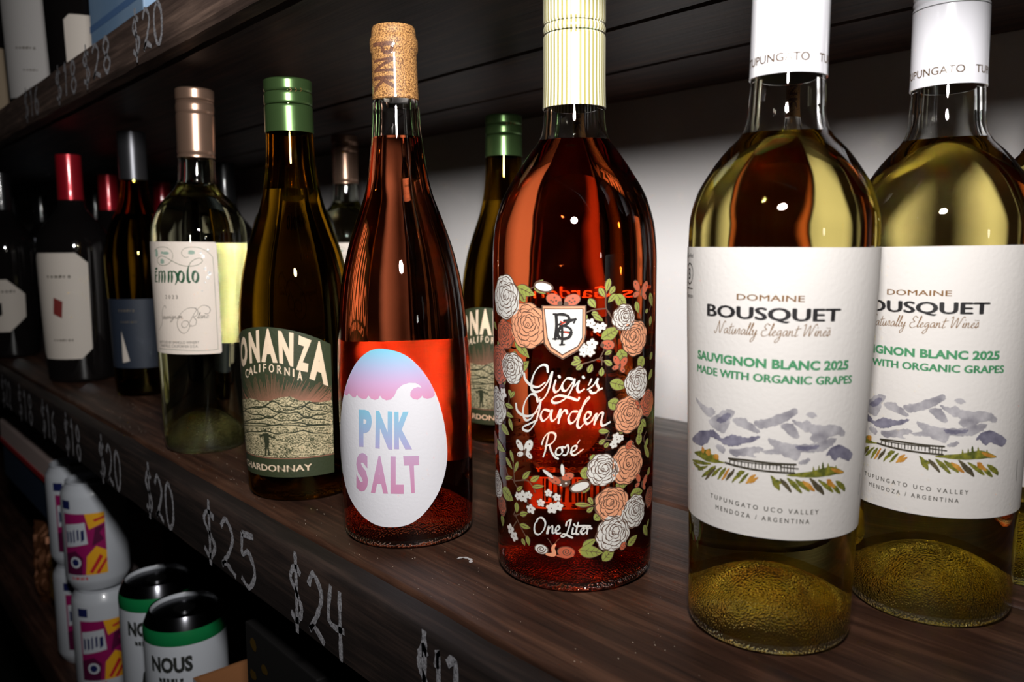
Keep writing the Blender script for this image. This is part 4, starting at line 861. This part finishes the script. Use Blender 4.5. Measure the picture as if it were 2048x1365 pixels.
for P in [[(228, 800), (215, 772), (196, 800), (186, 860), (190, 920), (182, 985), (150, 1042)], [(560, 802), (480, 800), (400, 850), (355, 940), (360, 1020), (410, 1075), (460, 1060), (488, 1000), (470, 950), (430, 940), (400, 970), (410, 1008), (450, 1008), (500, 930), (545, 850), (585, 800), (640, 770), (700, 790), (712, 830), (690, 862), (652, 860)], [(545, 802), (580, 840), (560, 885), (530, 898), (560, 935), (550, 985), (500, 1000), (505, 985)]]:
    cu_ += em.ribbon(M5(*P), .00045, nib=(.6, .5))
em.surf('printed_text', cu_, GRY, .00024, ml, cut=False)
# torn gloss patches on the label
gp_ = []
for (x, y, r_) in [(690, 165, 30), (640, 235, 45), (610, 200, 28), (660, 370, 32), (705, 420, 38), (690, 470, 40), (655, 520, 18), (625, 612, 16), (585, 600, 8)]:
    u_, z_ = em.uv(M5((x, y))[0]); rs = random.Random(x); gp_.append([(u_ + r_ * 3.9e-5 * rs.uniform(.6, 1.2) * math.cos(i * .7), z_ + r_ * 3.9e-5 * rs.uniform(.6, 1.2) * math.sin(i * .7)) for i in range(9)])
em.surf('scuffed_patch', gp_, mat('pearly_scuff', srgb(226, 226, 224), .15, .2, coat=1, bump=1, bscale=700), .0003, ml)
eb = em.cam_th * em.R0 + PI * em.R0
em.surf('back_label', [[(eb - .045, em.uv((470, 688))[1] - .003), (eb + .045, em.uv((470, 688))[1] - .003), (eb + .045, ztt - .0005), (eb - .045, ztt - .0005)]], mat('back_label_paper', srgb(192, 188, 176), .7), .00004, thick=.00014, vcut=.012)
BR = mat('bronze_metal_capsule', srgb(172, 138, 118), .3, .8)
link('capsule', cap_mesh(em, .2335, .2868, .0006, (.2365, .268, .2755, .2775), .0007), em.o, [BR])
clone(em, -.8218, .4700, 0, .35, 'bronze-capped pale bottle blurred in the gap between the chardonnay and the egg-label bottle')
clone(em, at_plane(590, 500, 1, .335).x, .335, 0, .2, 'bronze-capped pale bottle hidden but for its shoulder, left behind the front chardonnay')
# ---- 6. dark bottles further down the shelf
RB = [(0, .0370), (.03, .0385), (.10, .0405), (.1600, .0415), (.173, .0405), (.19, .0330), (.203, .0225), (.213, .0158), (.222, .0140), (.235, .0136), (.276, .0136), (.2765, .0136)]
def px_on(px, py, y): p = at_plane(px, py, 1, y); return p.x
def illegible(n, seed=1):
    """a line too blurred to read in the photograph: uneven word-length dashes"""
    r = random.Random(seed); out = []; x = 0
    for i in range(n):
        w_ = r.uniform(.5, 1) * .8 / n; out.append([(x, r.uniform(0, .2)), (x + w_, r.uniform(0, .2)), (x + w_, r.uniform(.7, 1)), (x, r.uniform(.7, 1))]); x += 1 / n
    return out
def dark_bottle(label, x, y, capm, labm, shape, group=None, glass=None, z0=0, capz=.222, scale=1, pr=RB, **k):
    b = Bottle('wine_bottle', label, x, y, 0, 0, pr, z0=z0, solid=not k.get('wine'), glass=glass or DARKG, n=64, group=group, **k)
    link('capsule', cap_mesh(b, capz, pr[-1][0], .0006, (), n=48), b.o, [capm])
    if shape:
        ct = (b.cam_th + shape.get('turn', 0)) * b.R0; w_, z0_, z1_, c_ = shape['w'], shape['z0'], shape['z1'], shape.get('cut', 0)
        P = [(ct - w_ + c_, z0_), (ct + w_ - c_, z0_), (ct + w_, z0_ + c_), (ct + w_, z1_ - c_), (ct + w_ - c_, z1_), (ct - w_ + c_, z1_), (ct - w_, z1_ - c_), (ct - w_, z0_ + c_)] if c_ else [(ct - w_, z0_), (ct + w_, z0_), (ct + w_, z1_), (ct - w_, z1_)]
        lb = b.surf('label', [P], labm, .00004, thick=.00014, vcut=.01)
        for (tx, u_, z_, h_, ww, m_) in shape.get('text', ()):
            b.surf('printed_lines', [[(ct + u_ - ww + 2 * ww * p[0], z_ + h_ * p[1]) for p in q] for q in illegible(tx)], m_, .00026, lb)
        for (P_, m_) in shape.get('marks', ()):
            b.surf('printed_mark', [[(ct + p[0], p[1]) for p in P_]], m_, .00026, lb)
    return b
REDC = mat('red_foil_capsule', srgb(170, 24, 40), .32, .45, coat=.3); BLKC = mat('black_capsule', srgb(22, 22, 24), .35, .2, coat=.3); GRYC = mat('pewter_capsule', srgb(84, 84, 88), .35, .8)
IV = mat('ivory_label_plain', srgb(204, 194, 184), .7); MAR = mat('maroon_print', srgb(120, 40, 36), .6)
rb = dark_bottle('dark red wine bottle with a red capsule and cream clipped-corner label', -1.1152, .2560, REDC, IV,
    dict(turn=-.62, w=.036, z0=.030, z1=.158, cut=.012, text=[(6, .006, .128, .004, .014, GRY), (7, .006, .052, .003, .012, GRY)], marks=[([(-.004, .085), (.006, .08), (.008, .10), (-.002, .105)], MAR)]), group='red-capsuled dark bottles')
def redcopy(px, y, turn, label):
    x = px_on(px, 500, y); clone(rb, x, y, 0, turn, label)
redcopy(224, .370, -.1, 'dark bottle just behind the red-capsuled one, showing a strip of cream label')
redcopy(330, .480, .3, 'small distant red capsule peeking over the shoulder of the front sauvignon bottle')
BLUEL = mat('navy_label', srgb(34, 42, 56), .6)
ab = dark_bottle('amber wine bottle with a dark navy label and pale triangle beside the sauvignon', px_on(284, 640, .285), .285, GRYC, BLUEL,
    dict(turn=-.1, w=.06, z0=.032, z1=.108, text=[(6, -.014, .094, .0035, .011, GRY), (8, -.012, .082, .0022, .011, GRY)], marks=[([(-.024, .038), (-.014, .040), (-.023, .073)], IV)]),
    glass=AMBER, wine=CHARD, surface=W_TOP, fill=.2, punt=.02, punt_r=.028, pr=[(0, .030), (.03, .0315), (.1, .033), (.150, .0345), (.17, .0325), (.19, .0265), (.205, .0195), (.22, .0155), (.235, .0140), (.29, .0138)], capz=.238)
dark_bottle('leftmost dark bottle, its white hexagonal label cut by the left edge', px_on(18, 600, .235), .235, BLKC, IV,
    dict(turn=-.35, w=.034, z0=.040, z1=.118, cut=.022, text=[(5, .012, .098, .005, .012, GRY)], marks=[([(-.006, .060), (.004, .066), (.004, .084), (-.01, .08)], BLKC)]), group=None)
for px, y, lb_, dz in ((88, .40, 'dark bottle with a grey label left behind the red-capsuled bottle', 0), (196, .46, 'dark bottle with a bluish white label right behind the red-capsuled bottle', .01), (30, .36, 'black-capsuled bottle in the shade at the far left', None), (262, .47, 'unlit black bottle behind the amber one', None), (455, .44, 'unlit dark bottle right behind the bronze-capped sauvignon', None)):
    dark_bottle(lb_, px_on(px, 500, y), y, BLKC, mat('pale_grey_label', srgb(190, 192, 204), .7), None if dz is None else dict(turn=0, w=.034, z0=.08 + dz, z1=.185 + dz * .5), group='dark bottles in the background')
for px, y, lb_ in ((-60, .25, 'dark bottle at the very end of the row, past the left edge'), (-20, .34, 'second row dark bottle at the far left edge')):
    dark_bottle(lb_, px_on(px, 560, y), y, BLKC, IV, None, group='dark bottles in the background')

# ---- 7. on the upper shelf
ZS = ZU + .037
wb = dark_bottle('dark bottle with a large white label standing on the upper shelf', px_on(74, 60, .262), .262, BLKC, mat('cool_white_label', srgb(178, 174, 172), .7),
    dict(turn=-.25, w=.036, z0=.022, z1=.160, text=[(6, -.004, .082, .004, .012, GRY), (5, 0, .055, .003, .009, GRY)]), z0=ZS, pr=RB)
dark_bottle('upper shelf bottle with a small narrow rounded label', px_on(168, 60, .272), .272, BLKC, IV, dict(turn=-.1, w=.016, z0=.030, z1=.088, cut=.006), z0=ZS)
dark_bottle('dark bottle at the left edge of the upper shelf with a tan label', px_on(-2, 140, .25), .25, BLKC, mat('tan_label', srgb(150, 132, 108), .7), dict(turn=0, w=.03, z0=.03, z1=.12), z0=ZS)
bm = bmesh.new(); xb0, xb1 = px_on(184, 40, .228), px_on(292, 20, .228)
box(bm, 0, xb1 - xb0, 0, .07, 0, .24, .0015)
t = empty('gift_carton', (xb0, .226, ZS)); tag(t, 'pale blue bottle carton on the upper shelf above the bronze cap', 'box')
from_bm('carton_body', bm, noisy('pale_blue_card', srgb(120, 156, 196), srgb(150, 178, 208), 8, .55), t)
bm = bmesh.new(); box(bm, .004, xb1 - xb0 - .004, .004, .066, .2402, .2412); from_bm('top_flap', bm, mat('white_card', srgb(215, 215, 212), .6), t)
bm = bmesh.new(); box(bm, 0, xb1 - xb0, -.0004, -.0001, .03, .036); from_bm('printed_band', bm, mat('blue_band', srgb(90, 126, 176), .6), t)

# ---- 8. lower shelf: stacked cans and cartons
def can_mesh(r, h, n=64):
    pr = [(0, .006), (r * .55, .006), (r * .74, .0), (r * .80, 0), (r * .86, .003), (r * .97, .010), (r, .014), (r, h - .016), (r * .97, h - .011), (r * .83, h - .003), (r * .84, h - .0005), (r * .82, h), (r * .80, h - .001), (r * .78, h - .005), (0, h - .005)]
    return lathe_mesh('can_body', pr, n, 30)
ALU = mat('brushed_aluminium', srgb(190, 190, 192), .25, 1)
WCAN = mat('white_can_paint', srgb(198, 202, 210), .3, coat=.4); PUR = mat('magenta_can_paint', srgb(150, 24, 92), .35); YEL = mat('yellow_can_paint', srgb(236, 170, 36), .35); NAV = mat('navy_can_paint', srgb(30, 36, 88), .35)
REDP = mat('red_can_paint', srgb(196, 40, 48), .35); PLUM = mat('plum_can_paint', srgb(88, 20, 60), .35); GCAN = mat('green_can_paint', srgb(20, 120, 66), .3, coat=.4); DGR = mat('charcoal_print', srgb(44, 46, 44), .5)
class Flat:                                         # a cylinder to print on
    def __init__(s, o, r): s.o = o; s.r = r; s.P = lambda z: r
    R0 = .038; pt = Bottle.pt; surf = Bottle.surf; ribbon = Bottle.ribbon
def bright_can(label):
    t = empty('drink_can', (0, 0, 0)); tag(t, label, 'can', 'white and magenta cans stacked on the lower shelf')
    link('can_body', can_mesh(.033, .122), t, [WCAN]); f = Flat(t, .033)
    link('pull_tab', lathe_mesh('pull_tab', [(0, .1172), (.009, .1172), (.009, .1183), (0, .1183)], 20), t, [ALU])
    each = lambda P, m, o: [f.surf('printed_shape', [p], m, o) for p in P]
    for c in (-.055, .055):
        q = lambda *P: [[(c + x * 1.15 / 1000, z * .80 / 1000) for x, z in p] for p in P]
        f.surf('printed_panel', q([(-22, 26), (24, 26), (24, 112), (-22, 112)]), PUR, .0001)
        each(q([(2, 26), (24, 26), (24, 58), (14, 66), (4, 52)]), YEL, .0002); each(q([(8, 90), (24, 98), (24, 112), (4, 112)]), YEL, .0002)
        each(q([(-22, 26), (-2, 26), (0, 50), (-8, 60), (-22, 54)], [(10, 66), (22, 74), (18, 84), (24, 94), (14, 92)]), PLUM, .00025)
        each(q([(6, 30), (9, 28), (20, 50), (17, 54)], [(12, 28), (15, 26), (24, 44), (23, 48)], [(14, 100), (24, 104), (24, 107), (12, 103)]), REDP, .0003)
        f.surf('name_panel', q([(-20, 64), (6, 70), (4, 100), (-20, 96)]), WCAN, .00035)
        f.surf('printed_text', [[(c - .0208 + .025 * p[0], .0555 + .0028 * p[0] + .0175 * p[1]) for p in z] for z in illegible(5, 7)], NAV, .00045)
        f.surf('printed_seal', [[(c - .010 + .0075 * math.cos(i * .4), .035 + .0065 * math.sin(i * .4)) for i in range(16)]], WCAN, .0004)
        f.surf('printed_seal', [[(c - .010 + .0045 * math.cos(i * .4), .035 + .0040 * math.sin(i * .4)) for i in range(16)]], NAV, .0005)
        f.surf('printed_text', [[(c - .017 + .022 * p[0], .0145 + .0045 * p[1]) for p in z] for z in illegible(7, 3)], REDP, .0001)
        each(q([(-24, 118), (-12, 118), (-12, 130), (-24, 130)]), NAV, .0001)
    return t
def green_can(label):
    t = empty('drink_can', (0, 0, 0)); tag(t, label, 'can', 'green-topped white cans on the lower shelf')
    link('can_body', can_mesh(.034, .190), t, [WCAN]); f = Flat(t, .034)
    link('green_rim', lathe_mesh('green_rim', [(.0341, 0.1680), (.0343, 0.1685), (.0343, 0.1740), (.0340, 0.1770), (.0332, 0.1802)], 64, 30), t, [GCAN]); link('can_lid', lathe_mesh('can_lid', [(.0332, 0.1800), (.0305, 0.1865), (.0284, 0.1903), (.0276, 0.1902), (.0270, 0.1860), (0, 0.1860)], 64, 30), t, [mat('dark_aluminium', srgb(70, 70, 74), .2, 1)])
    link('pull_tab', lathe_mesh('pull_tab', [(0, 0.1861), (.009, 0.1861), (.009, 0.1873), (0, 0.1873)], 20), t, [ALU])
    for c in (-.056, .056):
        f.surf('printed_text', [[(c - .020 + .040 * p[0], .146 + .012 * p[1]) for p in z] for z in font_polys('NOUS', .05)] + [[(c - .012 + .024 * p[0], .136 + .005 * p[1]) for p in z] for z in illegible(6, 2)], DGR, .0002)
        r = random.Random(3); P = [(c - .03, .0)]
        P = [(c - .028, .030)] + [(c - .028 + .056 * i / 24, .090 + .026 * math.exp(-((i - 12) / 3.0) ** 2) + r.uniform(-.004, .004)) for i in range(25)] + [(c + .028, .030)]
        f.surf('printed_scene', [P], DGR, .0002)
    return t
pc = bright_can('white can with magenta and yellow artwork at the bottom of the nearer stack'); cx_, cyy = -.972, .229
pc.location = (cx_, cyy, FL); pc.rotation_euler = (0, 0, -.3)
q_ = copy_tree(pc); q_.location = (cx_ - .002, cyy - .003, FL + .1225); q_.rotation_euler = (0, 0, -.55); q_['label'] = 'white can with magenta artwork on top of the nearer stack, half in shadow'
q_ = copy_tree(pc); q_.location = (cx_ - .092, cyy + .001, FL); q_.rotation_euler = (0, 0, -.1); q_['label'] = 'lower can of the second stack, only a narrow strip visible to the left'
q_ = copy_tree(pc); q_.location = (cx_ - .090, cyy, FL + .1225); q_.rotation_euler = (0, 0, -.2); q_['label'] = 'upper can of the second stack, only a narrow strip visible to the left'
gc = green_can('green-topped white can on the lower shelf, directly left of the open cardboard box'); gx, gy = -.696, .227
gc.location = (gx, gy, FL); gc.rotation_euler = (0, 0, -.62)
q_ = copy_tree(gc); q_.location = (gx - .082, gy + .003, FL); q_.rotation_euler = (0, 0, -.55); q_['label'] = 'green-topped white can between the magenta can stack and the nearer green-topped can'
# open shipping carton
t = empty('open_carton', (-.612, .203, FL)); tag(t, 'open white-fronted cardboard box at the bottom beside the green-topped cans', 'box')
KRAFT = mat('brown_cardboard', srgb(150, 98, 58), .8, bump=.2, bscale=300); WCARD = mat('white_faced_card', srgb(200, 198, 200), .6)
W_, D_, H_ = .100, .13, .166
for nm, a in (('front_panel', (0, W_, 0, .003, 0, H_)), ('back_panel', (0, W_, D_ - .003, D_, 0, H_)), ('side_panel', (0, .003, .003, D_ - .003, 0, H_)), ('side_panel', (W_ - .003, W_, .003, D_ - .003, 0, H_)), ('bottom_panel', (.003, W_ - .003, .003, D_ - .003, 0, .003))):
    bm = bmesh.new(); box(bm, *a); o = from_bm(nm, bm, [KRAFT, WCARD] if nm == 'front_panel' else KRAFT, t)
    if nm == 'front_panel':
        for f in o.data.polygons:
            if f.normal.y < -.5: f.material_index = 1
# dark gift boxes with gold specks
GOLD = mat('gold_foil', srgb(214, 170, 84), .3, .9)
t = empty('speckled_carton', (-.507, .204, FL)); tag(t, 'black carton with gold foil dots right of the open cardboard box', 'box')
bm = bmesh.new(); box(bm, 0, .1, 0, .08, 0, .25, .001); from_bm('carton_body', bm, mat('black_card', srgb(20, 18, 18), .6), t)
bm = bmesh.new(); r = random.Random(5)
for i in range(9):
    c = Vector((.012 + (i % 2) * .016 + r.uniform(-.003, .003), -.0003,   .238 - i * .011)); vs = [bm.verts.new(c + Vector((math.cos(a) * .005, 0, math.sin(a) * .004 * r.uniform(.7, 1.3)))) for a in [PI * k / 4 for k in range(8)]]; bm.faces.new(vs[::-1])
from_bm('foil_dots', bm, GOLD, t)
# snack carton with a pale lid and navy front, foil bags below it
t = empty('snack_carton', (-1.46, .215, FL)); tag(t, 'pale-topped snack carton with red stripe and navy front at the far left', 'box')
bm = bmesh.new(); box(bm, 0, .34, 0, .13, .1455, .200, .002); from_bm('carton_front', bm, mat('navy_card', srgb(44, 60, 84), .5), t)
bm = bmesh.new(); box(bm, -.002, .342, -.002, .132, .2005, .236, .004); from_bm('carton_lid', bm, mat('blush_card', srgb(214, 190, 184), .6), t)
bm = bmesh.new(); box(bm, -.003, .343, -.0032, -.0022, .2005, .2075); box(bm, .3422, .3432, -.003, .133, .2005, .2075); from_bm('red_stripe', bm, REDP, t)
bm = bmesh.new(); box(bm, 0, .33, .052, .13, 0, .145, .002); from_bm('carton_base', bm, mat('white_red_card', srgb(206, 186, 184), .6), t)
GOLDB = mat('dull_gold_foil', srgb(150, 112, 56), .35, .85)
def foil_bag(label, x, y, w_, h, m, seed):
    rd = random.Random(seed); bm = bmesh.new(); nx, nz = 12, 14; sides = []
    for s_ in (-1, 1):
        g = []
        for i in range(nx + 1):
            row = []
            for j in range(nz + 1):
                u, v = i / nx, j / nz; d = (.018 if i % 3 else .012) * (math.sin(PI * u) * math.sin(PI * v)) ** .55 + rd.uniform(-.0035, .0035) * (0 < i < nx and 0 < j < nz)
                row.append(bm.verts.new(((u - .5) * w_ + rd.uniform(-.001, .001), s_ * d, v * h)))
            g.append(row)
        for i in range(nx):
            for j in range(nz): bm.faces.new((g[i][j], g[i + 1][j], g[i + 1][j + 1], g[i][j + 1]) if s_ < 0 else (g[i][j + 1], g[i + 1][j + 1], g[i + 1][j], g[i][j]))
    bmesh.ops.remove_doubles(bm, verts=bm.verts, dist=.0025)
    o = from_bm('foil_bag', bm, m, None, False); o.location = (x, y, FL); o.rotation_euler = (0, 0, rd.uniform(-.3, .6)); tag(o, label, 'bag', 'crinkled foil bags on the lower shelf'); return o
foil_bag('gold foil bag next to the farther can stack', -1.165, .230, .055, .125, GOLDB, 1)
foil_bag('dull brown foil bag between the gold bag and the snack carton', -1.245, .232, .06, .12, mat('brown_foil', srgb(120, 76, 50), .4, .6), 2)

# ---- 9. chalk prices on the shelf edges
CH = noisy('chalk', srgb(92, 90, 94), srgb(186, 184, 190), 900, .95, lo=.3, hi=.65)
DG = {'0': [[(.5, 1), (.15, .8), (.1, .35), (.4, 0), (.8, .2), (.9, .7), (.5, 1)]], '1': [[(.3, .8), (.55, 1), (.5, 0)]], '2': [[(.1, .8), (.45, 1), (.85, .75), (.6, .4), (.1, .05), (.35, .15), (.95, 0)]],
      '3': [[(.1, .9), (.5, 1), (.8, .75), (.4, .55), (.85, .3), (.5, 0), (.1, .1)]], '4': [[(.2, 1), (.1, .45), (.95, .4)], [(.75, 1), (.7, .5), (.72, -.1)]], '5': [[(.9, 1), (.25, .95)], [(.25, .95), (.2, .55), (.6, .65), (.9, .35), (.55, 0), (.1, .1)]],
      '6': [[(.8, .95), (.3, .7), (.15, .3), (.5, 0), (.85, .25), (.5, .5), (.2, .3)]], '8': [[(.5, .5), (.2, .75), (.5, 1), (.8, .75), (.5, .5), (.15, .25), (.5, 0), (.85, .25), (.5, .5)]], '7': [[(.1, .95), (.85, 1), (.4, 0)]],
      '$': [[(.85, .85), (.45, .95), (.15, .72), (.5, .52), (.85, .3), (.5, .05), (.1, .15)], [(.52, 1.18), (.5, .5), (.47, -.15)]]}
def chalk(parent, yf, zbase, body, x0, x1, za, zb_, w_, seed):
    rd = random.Random(seed); bm = bmesh.new(); n = len(body)
    for k, ch in enumerate(body):
        xa = x0 + (x1 - x0) * k / n; cw = (x1 - x0) / n * .82
        for st in DG[ch]:
            P = catmull([(xa + p[0] * cw + rd.uniform(-.0006, .0006), za + (zb_ - za) * p[1] + rd.uniform(-.0006, .0006)) for p in st], 6); Lf = []
            for i, p in enumerate(P):
                a, b = P[max(0, i - 1)], P[min(len(P) - 1, i + 1)]; dx, dy = b[0] - a[0], b[1] - a[1]; l = math.hypot(dx, dy) or 1
                ww = w_ * rd.uniform(.7, 1.3) / 2; Lf.append([bm.verts.new((p[0] - dy / l * ww * s, yf, p[1] + dx / l * ww * s - zbase)) for s in (1, -1)])
            for i in range(len(Lf) - 1):
                bm.faces.new((Lf[i][0], Lf[i + 1][0], Lf[i + 1][1], Lf[i][1]))
    for f in bm.faces:
        f.normal_update()
        if f.normal.y > 0: f.normal_flip()
    return from_bm('chalk_price', bm, CH, parent)
fasc = [c for c in sh_mid.children if c.name.startswith('fascia')][0]; fasu = [c for c in sh_up.children if c.name.startswith('fascia')][0]
def fx(px, py, y=YF): return at_plane(px, py, 1, y)
for body, a, b_, sd in (('$24', (578, 1160), (700, 1235), 1), ('$25', (405, 1040), (520, 1115), 2), ('$20', (290, 960), (352, 1005), 3), ('$20', (198, 895), (245, 935), 4), ('$18', (128, 838), (163, 868), 5), ('$16', (82, 805), (112, 832), 6), ('$18', (35, 775), (66, 800), 7), ('$17', (838, 1325), (925, 1395), 8), ('$22', (2, 752), (22, 768), 9)):
    x0 = fx(*a).x; x1 = fx(*b_).x; chalk(fasc, YF - .0004, 0, body, x0, x1, -.040, -.006, .0036, sd)
for body, a, b_, sd in (('$20', (264, 60), (330, 20), 11), ('$28', (166, 135), (226, 100), 12), ('$18', (112, 170), (156, 140), 13), ('$16', (50, 215), (80, 195), 14)):
    x0 = fx(*a, YUF).x; x1 = fx(*b_, YUF).x; chalk(fasu, YUF - .0004, ZU + .037, body, x0, x1, ZU + .005, ZU + .033, .0034, sd)

# ---- 10. dust, crumbs and a dried drip ring on the boards
bm = bmesh.new(); r = random.Random(21)
for i in range(520):
    x = r.uniform(-1.0, -.1); y = YF + .02 + abs(r.gauss(0, .045)); y = min(y, .58); s_ = r.choice((.00012, .00018, .0003)) * r.uniform(.6, 1.3)
    a = r.random() * 3; P = [(x + s_ * math.cos(a + k * 2.1) * r.uniform(.6, 1.4), y + s_ * math.sin(a + k * 2.1), .0001 + .0003 * (k == 1)) for k in range(4)]
    vs = [bm.verts.new(p) for p in P]; bm.faces.new(vs[:3]); bm.faces.new((vs[0], vs[2], vs[3]))
tag(from_bm('dust_crumbs', bm, mat('pale_dust', srgb(214, 196, 176), .9), sh_mid), kind='stuff')
def ring_mark(px, py, rx, ry, m, seed):
    c = at_plane(px, py, 2, 0); rd = random.Random(seed); bm = bmesh.new(); L_ = []
    for i in range(20):
        a = i / 19 * 3.6; w_ = .0004 + .0007 * abs(math.sin(i * .7)); L_.append([bm.verts.new((c.x + (rx + s) * math.cos(a), c.y + (ry + s) * math.sin(a), .0003)) for s in (-w_, w_)])
    for i in range(19): bm.faces.new((L_[i][0], L_[i][1], L_[i + 1][1], L_[i + 1][0]))
    from_bm('dried_drip', bm, m, sh_mid)
ring_mark(929, 1122, .0042, .003, mat('dried_white_paint', srgb(190, 186, 186), .6), 1)
